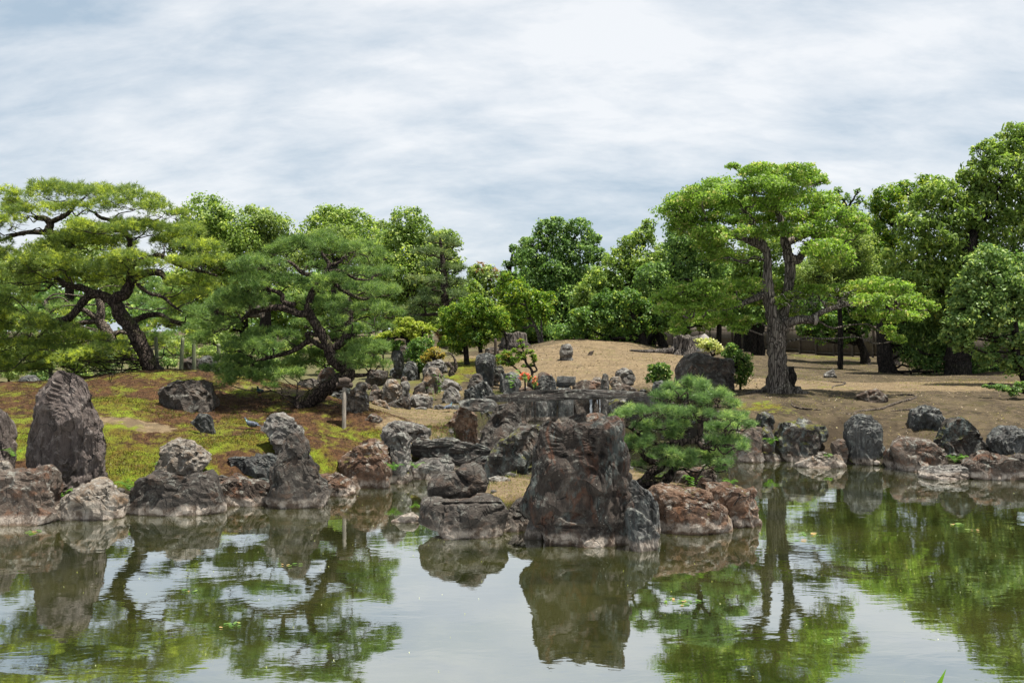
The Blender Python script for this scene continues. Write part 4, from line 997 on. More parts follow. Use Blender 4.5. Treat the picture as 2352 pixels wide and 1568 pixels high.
# ------------------------------------------------------------------ pines
def tuft_templates(n_needles, length, width, k=6):
    out = []
    for i in range(k):
        r = np.random.default_rng(50 + i)
        ph = r.uniform(0, 2 * math.pi, n_needles)
        th = np.arccos(r.uniform(.05, 1, n_needles)) * .95
        D = np.stack([np.sin(th) * np.cos(ph), np.sin(th) * np.sin(ph), np.cos(th)], 1)
        S = unit(np.cross(D, r.normal(size=(n_needles, 3))))
        l = length * r.uniform(.7, 1.1, n_needles)[:, None]
        st = np.zeros((n_needles, 3)); st[:, 2] = r.uniform(-.35, .2, n_needles) * length
        V = np.stack([st - S * width * .5, st + S * width * .5, st + D * l], 1).reshape(-1, 3)
        out.append(V)
    return out
def needle_cloud(pads, spacing, nn, length, width, r, thick=.5, under=.25, rag=.12, ang=.45):
    tm = tuft_templates(nn, length, width)
    P_, N_, T_ = [], [], []
    for c, rx, ry, rz in pads:
        n = int(math.pi * rx * ry / spacing ** 2 * 1.15 + math.pi * rx * rz / spacing ** 2 * .8)
        # sub-puffs give the pad a lumpy outline
        m = max(4, int(rx * ry / (.30 ** 2)))
        m = min(m, 40)
        a = r.uniform(0, 2 * math.pi, m); q = np.sqrt(r.uniform(0, 1, m)) * .82
        sc = np.stack([np.cos(a) * q * rx, np.sin(a) * q * ry, (1 - q ** 2) * rz * .75 * r.uniform(.6, 1.15, m) - rz * .15], 1)
        sr = np.sqrt(rx * ry / m) * 1.05 * r.uniform(.75, 1.2, m)
        tone = r.uniform(-.2, .2, m)
        k = r.integers(0, m, n)
        dd = unit(r.normal(size=(n, 3))); flip = (dd[:, 2] < -.1) & (r.random(n) > under); dd[flip, 2] *= -1
        pos = sc[k] + dd * sr[k][:, None] * np.array((1, 1, thick)) * r.uniform(.6, 1.0, n)[:, None]
        P_.append(c + pos)
        N_.append(unit(dd * np.array((1, 1, .8)) * 1.0 + np.array((0, 0, .75)) + r.normal(size=(n, 3)) * ang))
        T_.append(.5 + tone[k] + r.uniform(-.3, .3, n))
    Pp, N, T = np.concatenate(P_), np.concatenate(N_), np.concatenate(T_)
    n = len(Pp)
    A = unit(np.cross(N, r.normal(size=(n, 3)))); B = np.cross(N, A)
    which = r.integers(0, len(tm), n)
    Vs, Ts = [], []
    for i, tv in enumerate(tm):
        s = which == i
        sc = r.uniform(.75, 1.2, s.sum())[:, None, None]
        V = (tv[None, :, 0, None] * A[s][:, None] + tv[None, :, 1, None] * B[s][:, None] + tv[None, :, 2, None] * N[s][:, None]) * sc + Pp[s][:, None]
        Vs.append(V.reshape(-1, 3)); Ts.append(np.repeat(T[s], nn))
    V = np.concatenate(Vs); T = np.concatenate(Ts)
    return V, np.arange(len(V)).reshape(-1, 3), np.clip(T + r.uniform(-.12, .12, len(T)), 0, 1)
def pine(name, label, d, base_px, limbs, pads, mat, bark, crop, spacing, nn, length, width, jit=1.2, group='garden pines', twr=.03, n_in=7, thick=.5, ang=.45, cat='pine tree', nbough=True, dup=0.):
    global tree_i
    tree_i += 1
    r = np.random.default_rng(2000 + tree_i)
    b = cv(crop, [base_px])[0]
    base = P(b[0], b[1], d)
    base[2] = gz(base[0], base[1])
    root = empty(name, base, label=label, cat=cat, group=group)
    nodes = []
    for i, (nm, pts, rad) in enumerate(limbs):
        o, Wp = limb(nm, root, base, crop, pts, rad, M[bark], d, seed=tree_i * 10 + i, sides=12)
        for a_, b_ in zip(Wp[:-1], Wp[1:]):
            for t_ in np.linspace(0, 1, 5): nodes.append(a_ + (b_ - a_) * t_)
    nodes = np.array(nodes)
    s = CROPS[crop][0]
    B = []
    for q in pads:
        x, y = cv(crop, [q[:2]])[0]
        k = d / FPX * s
        rx, rz = q[2] * k, q[3] * k
        dd = q[4] if len(q) > 4 else r.uniform(-1, 1) * jit
        sc_ = (d + dd) / d
        B.append((P(x, y, d + dd) - np.array((0, 0, rz * .25)), rx * sc_, max(rz * 1.2, rx * .75), rz * sc_))
    obj('twigs', tube_mesh('twigs', twigs(B, nodes, base, r, twr, n_in), M[bark]), root, kind='stuff')
    if dup:
        for c, rx, ry, rz in list(B):
            if r.random() < dup:
                o_ = np.array((r.uniform(-.5, .5) * rx, r.uniform(-1, 1) * jit * .8, r.uniform(-.5, .35) * rz))
                B.append((c + o_, rx * .7, ry * .7, rz * .75))
    V, F, T = needle_cloud(B, spacing, nn, length, width, r, thick, ang=ang)
    obj('crown', np_mesh('crown', V - base, F, LM[mat], T), root)
    return root
# ------------------------------------------------------------------ the pines
# leaning yellow green pine on the mound
pine('pine_tree', 'sprawling yellow green pine with a leaning trunk on the crest of the left mound', 23.6, (1050, 1440),
     [('trunk', [(1065,1475), (1040,1420), (990,1310), (930,1190), (860,1100), (820,1040), (800,960), (860,930), (895,860), (905,760), (900,640), (900,540)], [.26, .22, .19, .18, .18, .18, .15, .14, .12, .10, .08, .05]),
      ('bough', [(815,1010), (740,950), (660,925), (590,960), (540,1030), (480,1090), (400,1115)], [.14, .12, .11, .10, .10, .10, .09]),
      ('bough', [(660,930), (560,880), (470,870), (430,840), (330,780,.8), (200,740,1)], [.09, .08, .07, .06, .05, .03]),
      ('bough', [(900,840), (980,790), (1060,775), (1120,790), (1145,840)], [.11, .10, .09, .08, .05]),
      ('bough', [(905,720), (1010,690), (1100,660), (1180,700), (1260,730), (1400,770), (1500,800)], [.08, .08, .07, .06, .06, .04, .03]),
      ('bough', [(920,1120,.3), (1000,1080,.5), (1100,1070,.6), (1180,1110,.5), (1300,1140,.4), (1380,1140,.2)], [.08, .08, .07, .06, .06, .04]),
      ('bough', [(950,860,-.3), (1030,920,-.4), (1130,950,-.4), (1200,1010,-.5), (1260,1050,-.5)], [.05, .045, .04, .03, .02]),
      ('bough', [(900,560), (860,500,-.2), (770,420,-.2), (700,400), (660,370)], [.06, .055, .05, .045, .04]),
      ('bough', [(500,590,.6), (420,540,.6), (340,500,.6), (350,440,.6), (300,400,.6), (240,400,.6)], [.12, .12, .12, .10, .07, .05]),
      ('bough', [(340,500,.6), (200,500,.6), (100,520,.6), (0,560,.6)], [.08, .06, .05, .03]),
      ('bough', [(350,430,.6), (440,390,.6), (480,360,.6), (520,310,.6)], [.08, .06, .05, .03])],
     [(160,250,190,95), (330,215,230,95), (560,225,230,85), (760,235,230,85), (930,290,230,95), (1120,350,180,75), (1230,390,110,55), (60,320,150,85), (-60,400,140,90),
      (180,370,170,60), (420,340,150,60), (650,330,150,50), (60,440,170,70), (-80,560,130,80), (20,650,120,50),
      (620,470,170,55), (760,490,160,60), (520,560,230,75), (700,580,230,70), (880,450,160,45), (1050,480,230,75), (1250,510,200,80), (1180,580,260,80), (1400,600,180,80), (1500,700,130,80),
      (350,640,210,80), (230,720,200,80), (90,800,180,90), (450,720,220,80), (600,790,230,80), (760,760,180,70), (850,680,180,55), (960,660,120,45), (1100,730,150,50), (1300,720,150,60),
      (300,830,200,70), (-40,900,140,100), (60,960,130,80), (860,850,110,50), (1330,830,170,75), (1200,850,110,50), (1420,900,120,70), (1290,960,130,70),
      (100,1080,180,90), (-20,1180,140,100), (250,1180,200,80), (120,1280,180,70), (330,1280,220,70), (530,1230,150,60), (480,1340,230,60), (700,1330,170,75), (820,1300,110,70),
      (60,1380,160,50), (900,1370,110,50), (620,1420,170,45), (1150,1130,100,40), (1330,1200,110,45), (1100,1250,110,35,1.5), (1230,1330,90,35,1.5), (300,1430,140,40), (150,1440,100,35), (0,1290,150,60), (230,1360,150,55), (420,1400,150,45), (560,1360,150,50), (-80,1400,150,60), (0,1440,140,40), (450,1150,130,45), (20,1010,160,70), (200,1100,130,60), (700,1240,120,40)],
     'pine_yellow', 'bark', 6, .084, 11, .125, .012, jit=1.0, twr=.020, n_in=4, thick=.75, dup=.6)
# blue green pine on a stake
pine('pine_tree', 'blue green pine with a zigzag trunk resting on a wooden support post', 21.0, (960, 1400),
     [('trunk', [(930,1425), (960,1395), (1030,1350), (1110,1290), (1180,1250), (1235,1230), (1282,1195), (1270,1140), (1215,1110), (1170,1060), (1140,980), (1110,920), (1070,850), (1030,790), (995,730), (1000,650), (1020,590), (1060,520), (1130,430), (1150,370)],
       [.26, .23, .20, .19, .18, .19, .18, .16, .15, .14, .13, .12, .11, .10, .10, .09, .08, .07, .065, .05]),
      ('bough', [(985,735), (930,740), (860,710), (770,690), (680,705), (590,725), (530,760), (490,800)], [.09, .085, .085, .08, .07, .06, .05, .03]),
      ('bough', [(900,670), (840,665), (800,640), (800,600), (740,570), (650,550), (600,580)], [.06, .06, .055, .05, .045, .04, .03]),
      ('bough', [(1140,430), (1200,420), (1270,440), (1340,480), (1420,490)], [.05, .045, .04, .035, .02]),
      ('bough', [(1150,370), (1110,320), (1090,290)], [.045, .04, .03]),
      ('bough', [(1150,380), (1220,360), (1250,320)], [.04, .035, .03]),
      ('bough', [(1020,450), (950,440), (910,400), (860,360), (790,340)], [.05, .045, .04, .035, .02]),
      ('bough', [(1190,520), (1240,560), (1310,600), (1400,630), (1440,620)], [.05, .045, .04, .035, .02]),
      ('bough', [(1150,985), (1210,970), (1250,940), (1270,905), (1330,905)], [.09, .09, .08, .08, .06]),
      ('bough', [(1110,985), (1040,950), (980,900), (1000,880), (1060,900)], [.06, .06, .05, .05, .04]),
      ('bough', [(1000,930), (930,980), (850,1020), (740,1050), (660,1070), (600,1080)], [.07, .06, .05, .045, .04, .03]),
      ('bough', [(1290,1190), (1350,1190), (1420,1185), (1440,1160)], [.06, .05, .04, .02])],
     [(870,240,200,70), (1030,210,200,75), (1180,250,200,75), (1330,250,100,50), (740,270,110,55), (620,370,170,55), (530,400,110,50), (1470,290,100,45,2), (1440,360,110,40,2),
      (1050,380,110,30,1), (1330,420,110,45), (1500,430,120,50), (700,480,200,70), (850,500,180,65), (540,540,190,65), (420,590,140,60), (1100,490,150,50), (1230,520,170,50), (1400,560,160,60), (1570,570,130,65),
      (1080,560,130,40), (330,680,170,70), (180,720,130,60), (560,650,170,60), (690,640,90,40), (460,700,130,45), (1130,670,170,50,.6), (1000,650,110,35,.8), (1290,690,150,50), (1080,720,150,40,.8), (1560,700,110,60,1.5),
      (260,830,170,75), (380,800,110,50), (1210,800,130,50), (1320,850,130,50), (1500,820,110,50,1.5), (300,920,170,60), (560,940,150,45), (700,890,160,50), (830,900,120,45), (620,980,190,50), (500,990,150,45), (890,960,90,35,.7),
      (1190,910,90,35), (1330,980,170,55), (1480,1000,150,60), (1260,1020,130,50,.6), (980,1060,180,55,.9), (1120,1030,110,45,.9), (1380,1080,190,55), (1530,1100,120,50), (880,1100,150,45,.8),
      (420,1080,150,60), (560,1110,160,50), (340,1130,120,50), (700,1130,140,50), (470,1190,160,45), (640,1210,130,40), (800,1170,160,45), (860,1190,110,35,.6), (700,1270,80,30), (400,1230,110,35)],
     'pine_blue', 'bark', 7, .074, 12, .125, .011, jit=.75, twr=.018, n_in=4, thick=.7, dup=.45)
# small pine of the island
pine('pine_tree', 'small dense pine leaning over the grass of the island', 15.0, (400, 1030),
     [('trunk', [(345,1030), (400,1010), (470,995), (540,1000), (600,960), (640,900)], [.11, .10, .095, .09, .08, .06]),
      ('bough', [(430,985), (480,920), (560,870), (590,790), (640,730), (720,695), (800,680), (835,620), (830,540), (800,480), (780,420)], [.08, .075, .07, .06, .06, .055, .055, .05, .05, .045, .03]),
      ('bough', [(800,690), (870,740), (930,700), (1000,680)], [.05, .045, .035, .02]),
      ('bough', [(830,560), (900,480), (960,430)], [.04, .035, .02]),
      ('bough', [(700,700), (600,700), (500,710), (430,680), (330,600), (250,570)], [.045, .04, .035, .03, .03, .02]),
      ('bough', [(570,860), (450,830), (380,760), (320,740)], [.05, .045, .035, .03])],
     [(640,290,90,45), (760,270,110,55), (880,300,110,50), (560,370,110,50), (700,350,130,50), (980,360,110,55), (860,400,130,50), (1060,420,90,45), (240,500,100,55), (330,470,110,50), (430,480,110,50), (560,470,130,50),
      (700,490,130,50), (200,540,60,35), (1150,520,100,50), (1060,520,110,50), (930,500,120,45), (400,590,130,50), (530,580,130,50), (680,590,140,50), (900,600,110,45), (1010,590,120,45), (1180,570,80,40),
      (360,680,110,50), (480,680,90,40), (620,660,120,40), (1060,700,120,50), (950,690,110,40), (1130,740,70,35), (290,740,70,40), (430,740,90,35), (560,780,110,40), (700,790,120,45), (840,790,120,45), (980,780,110,45),
      (480,840,90,40), (640,860,110,40), (760,860,110,40), (900,840,120,40), (1020,850,70,30), (1000,900,60,30), (380,870,45,22), (330,690,60,30)],
     'pine_small', 'bark', 4, .059, 16, .115, .0085, jit=.45, twr=.016, n_in=6, thick=.75)
# background pines
pine('pine_tree', 'grey green layered pine standing tall behind the bright shrubs in the middle', 45, (1015, 800),
     [('trunk', [(1015,800), (1028,740), (1022,690), (1020,640), (1015,580), (1010,545)], [.28, .24, .2, .17, .1, .05]),
      ('bough', [(1025,722), (990,722), (945,725)], [.1, .08, .05]), ('bough', [(1010,770), (985,748), (955,742)], [.1, .08, .05])],
     [(1010,552,34,13,0), (1040,562,22,12), (985,580,38,14), (1030,590,36,13), (1000,612,46,14), (1045,620,30,12), (980,642,40,14), (1035,650,44,13), (1000,672,50,15), (1055,680,32,12), (975,695,38,14), (1030,705,46,13), (940,712,28,13), (950,735,30,14), (990,690,30,12), (915,742,18,10)],
     'pine_dark', 'bark', 0, .17, 10, .30, .028, jit=1.6, group='background pines', twr=.05, n_in=4)
pine('pine_tree', 'dark pine filling the gap right behind the blue green pine', 30, (790, 820),
     [('trunk', [(790,850), (800,760), (795,680), (790,620)], [.2, .18, .14, .08])],
     [(850,565,40,18), (870,590,30,16), (880,620,36,18), (840,650,40,18), (890,665,34,18), (850,700,40,18), (900,720,30,16), (800,720,40,18), (780,690,40,18), (700,740,50,20), (760,760,50,20), (880,750,30,14), (650,690,50,18), (720,680,40,16)],
     'pine_blue', 'bark', 0, .13, 10, .2, .02, jit=1.2, group='background pines', twr=.035, n_in=4)
pine('pine_tree', 'pale green cloud-pruned pine seen under the boughs of the leaning pine', 40, (110, 830),
     [('trunk', [(110,850), (115,760), (105,690)], [.2, .16, .08])],
     [(100,690,50,18), (140,705,40,16), (60,715,45,18), (120,735,55,18), (170,745,40,15), (40,760,50,18), (140,770,50,16), (200,715,30,14), (330,640,50,18), (360,665,50,16), (300,690,40,16), (370,700,40,14), (230,770,40,14), (320,740,50,14), (370,770,50,14), (410,740,40,14)],
     'pine_blue', 'bark_pale', 0, .17, 10, .25, .026, jit=1.8, group='background pines', twr=.04, n_in=4)
pine('pine_tree', 'second grey trunked pine just behind the leaning pine', 27, (770, 1250),
     [('trunk', [(790,1300), (760,1230), (720,1160), (690,1110), (700,1050), (690,990), (670,940)], [.2, .17, .15, .14, .12, .10, .06]),
      ('bough', [(690,1110), (620,1060), (560,1030), (530,1040)], [.10, .08, .07, .06]), ('bough', [(690,1115), (600,1120), (520,1140), (475,1200)], [.09, .08, .06, .04]),
      ('bough', [(770,1220), (830,1190), (880,1200)], [.07, .06, .05])],
     [(520,1200,110,35), (650,1240,110,35), (450,1060,90,35), (880,1230,90,30), (1180,1280,90,30), (1000,1180,90,30), (400,1180,90,30)],
     'pine_yellow', 'bark_pale', 6, .12, 10, .15, .016, jit=.8, group='background pines', twr=.03, n_in=4)

# ------------------------------------------------------------------ the broad tree on the right bank
broadleaf('broad_tree', 'large tiered light green tree with a thick smooth trunk on the right bank', 'tree', 26.3,
   [(880,140,130,40), (1010,160,150,50), (1150,150,120,50), (1230,190,110,60), (1290,210,60,30), (740,120,60,18),
    (700,260,200,60), (560,290,160,60), (900,250,200,70), (1080,260,180,60), (440,340,130,60), (380,400,110,60), (600,360,180,60), (780,360,190,60), (960,350,180,60), (1150,340,170,60), (1300,330,110,60),
    (480,440,150,60), (680,440,170,60), (850,450,150,50), (1040,440,160,60), (1220,430,160,65), (1380,420,120,60), (1480,460,90,60), (420,500,120,50), (560,530,160,60), (720,540,150,55), (900,530,140,45), (1080,520,120,50), (1250,520,150,60), (1400,540,120,60), (1520,520,70,40),
    (620,620,120,60), (700,680,110,55), (580,680,80,50), (1330,640,140,70), (1430,690,90,60), (1240,620,90,40),
    (330,930,110,45), (450,890,130,50), (580,870,140,50), (720,870,130,50), (860,860,110,50), (360,1010,110,45), (500,980,140,50), (640,970,140,55), (780,960,120,50), (420,1080,90,40), (560,1060,110,45), (700,1060,110,40), (840,1080,90,40), (900,960,80,45), (770,1130,70,35), (400,1140,60,30),
    (990,870,80,40), (1030,960,60,35), (1130,920,90,35), (1250,890,120,35), (1380,880,130,35), (1040,1060,50,30),
    (1530,870,120,50), (1650,860,130,55), (1770,880,100,50), (1600,950,120,50), (1730,960,120,50), (1860,960,90,50), (1560,1040,80,35), (1680,1060,90,40), (1800,1050,90,45), (1700,1140,60,35), (1760,1190,60,25), (1900,1030,60,40), (1470,920,60,30), (1970,990,50,30)],
   [([(1045,1545), (1035,1500), (1020,1400), (1015,1300), (1010,1200), (1010,1130), (990,1060), (965,950), (955,850), (955,760), (955,680), (930,620), (860,585), (820,580)], [.46, .40, .31, .26, .28, .26, .20, .18, .16, .12, .11, .13, .12, .08]),
    ([(1030,1130), (1060,1000,.2), (1080,880,.3), (1095,780,.3), (1085,680,.3), (1070,610,.3), (1050,520,.2), (1030,440,.2), (1000,350)], [.18, .16, .15, .16, .15, .14, .11, .09, .05]),
    ([(1040,1140,-.1), (1090,1090,-.3), (1160,1070,-.4), (1230,1070,-.5), (1262,1072,-.5)], [.17, .14, .13, .12, .11]),
    ([(1220,1070,-.4), (1300,1020,-.5), (1420,980,-.5), (1550,960,-.4), (1700,950,-.3)], [.10, .08, .07, .06, .03]),
    ([(1100,690,.2), (1140,700,.2), (1180,660,.2), (1240,640,.2), (1330,640,.2)], [.14, .13, .11, .08, .03]),
    ([(1080,590,.2), (1160,560,.2), (1280,520,.2), (1400,500,.2), (1500,490,.2)], [.12, .09, .07, .05, .03]),
    ([(930,620), (880,520), (850,450), (820,410)], [.13, .11, .09, .06]),
    ([(850,585), (760,560), (660,570), (560,590)], [.09, .07, .05, .03]),
    ([(960,900), (850,950), (700,1000), (500,1010)], [.12, .09, .06, .03])],
   'big', 'bark_smooth', crop=10, L=.095, W=.5, dens=.82, nsub=22, subk=.34, n_in=5, twr=.03, jit=2.2, rag=.3,
   extra=[('yellowing_leaves', 'bigyellow', [(1230,640,90,60), (1330,720,90,60), (1530,890,110,40), (1350,980,60,25), (1700,880,90,35), (1230,600,60,30)], .35),
          ])
def roots(label, crop, strands, d, name='surface_root', mat='bough_grey'):
    pass
TREES_LEFT = 'domed trees far behind the pines'
broadleaf('camphor_tree', 'domed dark green tree rising right behind the leaning pine', 'tree', 72, [(470,500,62), (520,530,67), (440,560,67), (490,590,78), (560,560,45), (540,610,56)], [([(500,800), (500,700), (500,600)], [.5, .45, .3])], 'camphor', group=TREES_LEFT, nsub=36, subk=.28)
broadleaf('camphor_tree', 'rounded olive tree in the dip between the two tall pines', 'tree', 74, [(590,520,56), (625,530,50), (650,555,39), (600,570,56), (640,610,62), (580,640,56)], [([(610,800), (610,700), (610,600)], [.5, .45, .3])], 'olive', group=TREES_LEFT, nsub=36, subk=.28)
broadleaf('camphor_tree', 'broad green domed tree directly behind the top of the blue green pine', 'tree', 68, [(760,525,62), (810,520,56), (840,560,56), (720,560,56), (780,580,67), (860,600,56)], [([(780,800), (780,700), (780,600)], [.5, .45, .3])], 'camphor', group=TREES_LEFT, nsub=36, subk=.28)
broadleaf('camphor_tree', 'yellow olive dome in front of the broad green domed tree', 'tree', 64, [(775,548,47), (740,560,43), (800,570,40), (700,590,45)], [([(770,800), (770,700), (770,600)], [.4, .35, .2])], 'olive', group=TREES_LEFT, nsub=34, subk=.28)
broadleaf('camphor_tree', 'small olive tree peeping between two domes above the pine', 'tree', 76, [(878,530,29), (895,560,45), (880,600,45)], [([(885,800), (885,700), (885,600)], [.3, .25, .2])], 'olive', group=TREES_LEFT, nsub=30, subk=.3)
broadleaf('camphor_tree', 'tall green tree with a high pointed dome left of the gap of sky', 'tree', 60, [(945,520,54), (920,570,67), (980,570,62), (1020,560,43), (940,640,78), (1000,620,56), (910,700,67), (960,720,67), (1045,600,29), (1030,680,56), (1085,665,28), (880,650,56)], [([(950,800), (950,700), (945,600)], [.5, .45, .3])], 'camphor', group=TREES_LEFT, nsub=40, subk=.26)
broadleaf('camphor_tree', 'long low green wood-edge tree behind the foot of the domed trees', 'tree', 80, [(420,660,60), (490,670,60), (560,690,60), (640,690,60), (700,680,60), (850,690,60), (780,690,60), (430,730,50), (520,740,50), (620,750,50), (700,750,50)], [([(560,800), (560,740), (560,690)], [.4, .35, .2])], 'camphor', group=TREES_LEFT, nsub=36, subk=.28)
broadleaf('camphor_tree', 'yellow tipped tree glimpsed through the top of the leaning pine', 'tree', 66, [(180,530,45), (150,580,56), (210,600,67), (100,600,56), (50,640,56), (270,640,67), (10,620,56)], [([(160,800), (160,700), (160,600)], [.4, .35, .2])], 'olive', group=TREES_LEFT, nsub=30)
GAP = 'trees around the gap of sky'
broadleaf('broad_tree', 'small olive tree with reddish shoots far off in the gap of sky', 'tree', 95, [(1095,625,24), (1125,640,34), (1090,660,34), (1130,690,40), (1085,700,36), (1160,660,22)], [([(1110,800), (1110,740), (1110,680)], [.4, .3, .2])], 'olive', group=GAP, extra=[('reddish_shoots', 'redbrown', [(1100,618,20), (1135,630,20)], .25)])
broadleaf('broad_tree', 'thin dark tree with sparse tufts just right of the gap of sky', 'tree', 62, [(1165,610,14), (1160,630,14), (1178,640,16), (1150,650,12), (1195,600,18), (1205,560,20), (1200,580,22), (1178,570,12)], [([(1170,800), (1172,720), (1168,650), (1175,600)], [.25, .2, .15, .06])], 'deep', group=GAP, nsub=14)
broadleaf('broad_tree', 'tall dark green tree with layered drooping boughs in the centre right', 'tree', 55, [(1250,525,28), (1285,520,32), (1330,525,32), (1355,550,30), (1235,560,32), (1285,565,45), (1335,580,40), (1220,600,40), (1270,620,55), (1370,590,30), (1320,640,45), (1240,650,50), (1290,690,55), (1230,710,45), (1250,750,45), (1300,750,50), (1340,720,40), (1210,660,30)],
   [([(1290,800), (1292,740), (1290,660), (1290,580)], [.4, .35, .28, .15])], 'deep', group=GAP, nsub=34, subk=.28, droop=.9)
broadleaf('broad_tree', 'bright leafy tree in front of the dark layered tree', 'tree', 50, [(1450,560,34), (1490,520,22), (1480,545,30), (1420,600,42), (1470,610,50), (1520,600,45), (1380,640,40), (1430,660,50), (1350,670,36), (1490,670,50), (1340,700,30), (1540,650,45), (1370,690,35)],
   [([(1440,790), (1440,720), (1450,640)], [.3, .25, .15])], 'camphor', group=GAP, nsub=34, subk=.28, droop=.7)
broadleaf('camellia_tree', 'dark glossy tree with pale shoots overhanging the crest of the bare slope', 'tree', 45, [(1400,690,36), (1440,690,40), (1480,710,40), (1360,730,36), (1410,735,42), (1460,750,36), (1340,760,26), (1400,768,22), (1440,775,22), (1500,740,40), (1380,700,30), (1330,725,24), (1530,700,40), (1540,730,30), (1300,770,30)],
   [([(1480,795), (1470,760), (1450,720)], [.22, .2, .12])], 'glossy', group=GAP, nsub=34, subk=.26)
broadleaf('leaning_tree', 'leaning dark trunk with a deep green crown left of the broad tree', 'tree', 46, [(1500,640,45), (1560,620,50), (1530,680,45), (1580,680,50), (1620,640,50), (1600,560,50), (1560,560,45), (1640,700,40), (1640,600,50)],
   [([(1525,800), (1515,775), (1500,745), (1480,720), (1500,670)], [.25, .22, .20, .16, .08])], 'deep', group=GAP, nsub=30)
broadleaf('forked_tree', 'dark forked trunk before the bamboo fence', 'tree', 47, [(1590,720,30), (1620,740,30)], [([(1488,795), (1495,775), (1512,750), (1520,725)], [.16, .15, .13, .1])], 'olive', group=GAP, nsub=20)
broadleaf('slender_tree', 'slender pale trunk with airy light green leaves at the left of the bare slope', 'tree', 47, [(1190,665,30), (1225,690,35), (1170,690,30), (1200,720,36), (1240,720,36), (1180,740,24), (1150,670,20), (1255,690,26), (1160,640,20)],
   [([(1240,790), (1236,765), (1225,740), (1215,715), (1205,690)], [.09, .08, .07, .06, .03]), ([(1246,788), (1244,760), (1243,730)], [.07, .06, .03])], 'bright', 'bough_grey', group=GAP, nsub=20)
broadleaf('broad_tree', 'shadowy understorey tree left of the bare slope crest', 'tree', 52, [(1200,765,36), (1240,765,34), (1280,770,32), (1170,760,30), (1220,740,40), (1150,740,30)], [([(1215,800), (1215,770)], [.12, .1])], 'deep', group=GAP)
RG2 = 'large trees in the upper right'
broadleaf('chestnut_tree', 'big fresh green tree filling the upper right corner', 'tree', 37,
   [(2330,310,40), (2345,350,55), (2270,350,40), (2300,400,60), (2240,400,40), (2350,450,70), (2220,440,50), (2160,450,50), (2270,480,70), (2200,500,60), (2120,460,40), (2330,540,70), (2250,560,70), (2160,540,60), (2180,600,60), (2100,520,50), (2110,580,50), (2060,600,45), (2130,640,50), (2200,660,60), (2280,640,60), (2060,650,40), (2340,620,60), (2120,690,40), (2180,720,40), (2400,500,70), (2400,400,60), (2420,620,60)],
   [([(2200,830), (2205,740), (2210,640), (2240,520)], [.5, .45, .4, .2])], 'camphor', group=RG2, nsub=36, subk=.26, droop=1.2, L=.21, W=.42)
broadleaf('broad_tree', 'yellow green tree top between the tiered tree and the upper right tree', 'tree', 44, [(2040,450,34), (2075,440,30), (2010,470,24), (2060,480,36), (2100,470,28), (2030,500,34), (2140,430,34), (2020,540,34), (2000,580,40), (2050,550,40)], [([(2050,830), (2050,700), (2050,560)], [.35, .3, .15])], 'bright', group=RG2, droop=1.0, W=.42, L=.18)
broadleaf('broad_tree', 'thin grey green tree top above the right side of the tiered tree', 'tree', 60, [(1925,440,14), (1940,455,16), (1915,465,14), (1970,440,10), (1978,460,14), (1960,480,16), (1930,490,20), (1975,500,18)], [([(1950,830), (1950,650), (1945,480)], [.3, .2, .1])], 'laurel', group=RG2, nsub=12, dens=.5)
broadleaf('laurel_tree', 'grey green dense tree hanging in from the right edge', 'tree', 30,
   [(2270,590,40), (2320,610,45), (2230,610,30), (2290,650,55), (2340,660,60), (2220,660,40), (2240,700,50), (2300,720,55), (2200,700,30), (2200,740,34), (2250,760,45), (2320,780,50), (2210,790,34), (2270,820,34), (2330,840,32), (2380,700,60), (2380,800,50), (2180,770,24), (2225,750,40), (2395,620,50)],
   [([(2362,885), (2345,855), (2335,820), (2330,740), (2320,650)], [.14, .12, .11, .1, .05])], 'laurel', group=RG2, nsub=34, subk=.27, L=.125)
broadleaf('low_branch', 'low flat spray of dark green needles at the right edge above the bank', 'branch', 25, [(2285,888,20,7), (2310,892,22,7), (2340,895,24,9), (2350,883,20,7), (2265,885,12,4), (2325,903,16,6)], [([(2420,880), (2380,886), (2330,892)], [.05, .04, .02])], 'deep', group=None, nsub=12, L=.06)
broadleaf('drooping_tree', 'very dark drooping-leaved tree with a black trunk beyond the lit lawn', 'tree', 38, [(2080,790,40), (2120,770,45), (2060,760,36), (2160,790,45), (2200,800,40), (2100,830,34), (2150,835,36), (2190,845,30), (2230,830,36), (2110,720,50), (2160,700,50), (2060,710,40), (2250,860,26), (2300,860,30), (2350,850,30), (2160,750,40)],
   [([(2040,872), (2035,840), (2030,790), (2030,730)], [.42, .34, .3, .25])], 'deep', group=RG2, nsub=30, droop=1.6, W=.35, L=.16)
broadleaf('camellia_tree', 'camellia-like tree with yellow green shoots before the bamboo fence', 'tree', 44, [(1870,720,36), (1910,740,36), (1950,730,36), (1890,770,30), (1940,780,24), (1850,760,26), (1980,760,22), (1975,700,36), (1930,690,36), (2000,740,26), (1860,690,30)],
   [([(1988,832), (1984,808), (1975,785), (1965,740)], [.26, .2, .16, .1])], 'glossy', group=RG2, nsub=28, subk=.28)
broadleaf('broad_tree', 'olive brown tree behind the right fork of the tiered tree', 'tree', 40, [(1890,600,34), (1920,620,34), (1880,640,34), (1910,660,36), (1950,620,40), (1950,660,40), (1990,620,45), (2000,670,45), (1850,620,30), (1980,570,40), (1950,560,36)],
   [([(1930,840), (1930,740), (1925,650)], [.12, .11, .08])], 'olive', group=RG2, nsub=28)
broadleaf('broad_tree', 'pale leaved tree seen through the fork of the tiered tree', 'tree', 50, [(1700,620,40), (1730,600,45), (1670,650,36), (1700,670,40), (1800,650,50), (1840,640,50), (1760,560,60), (1640,690,30), (1820,710,40), (1660,700,36), (1750,700,50)], [([(1720,800), (1720,740), (1715,680)], [.3, .25, .15])], 'camphor', group=RG2)
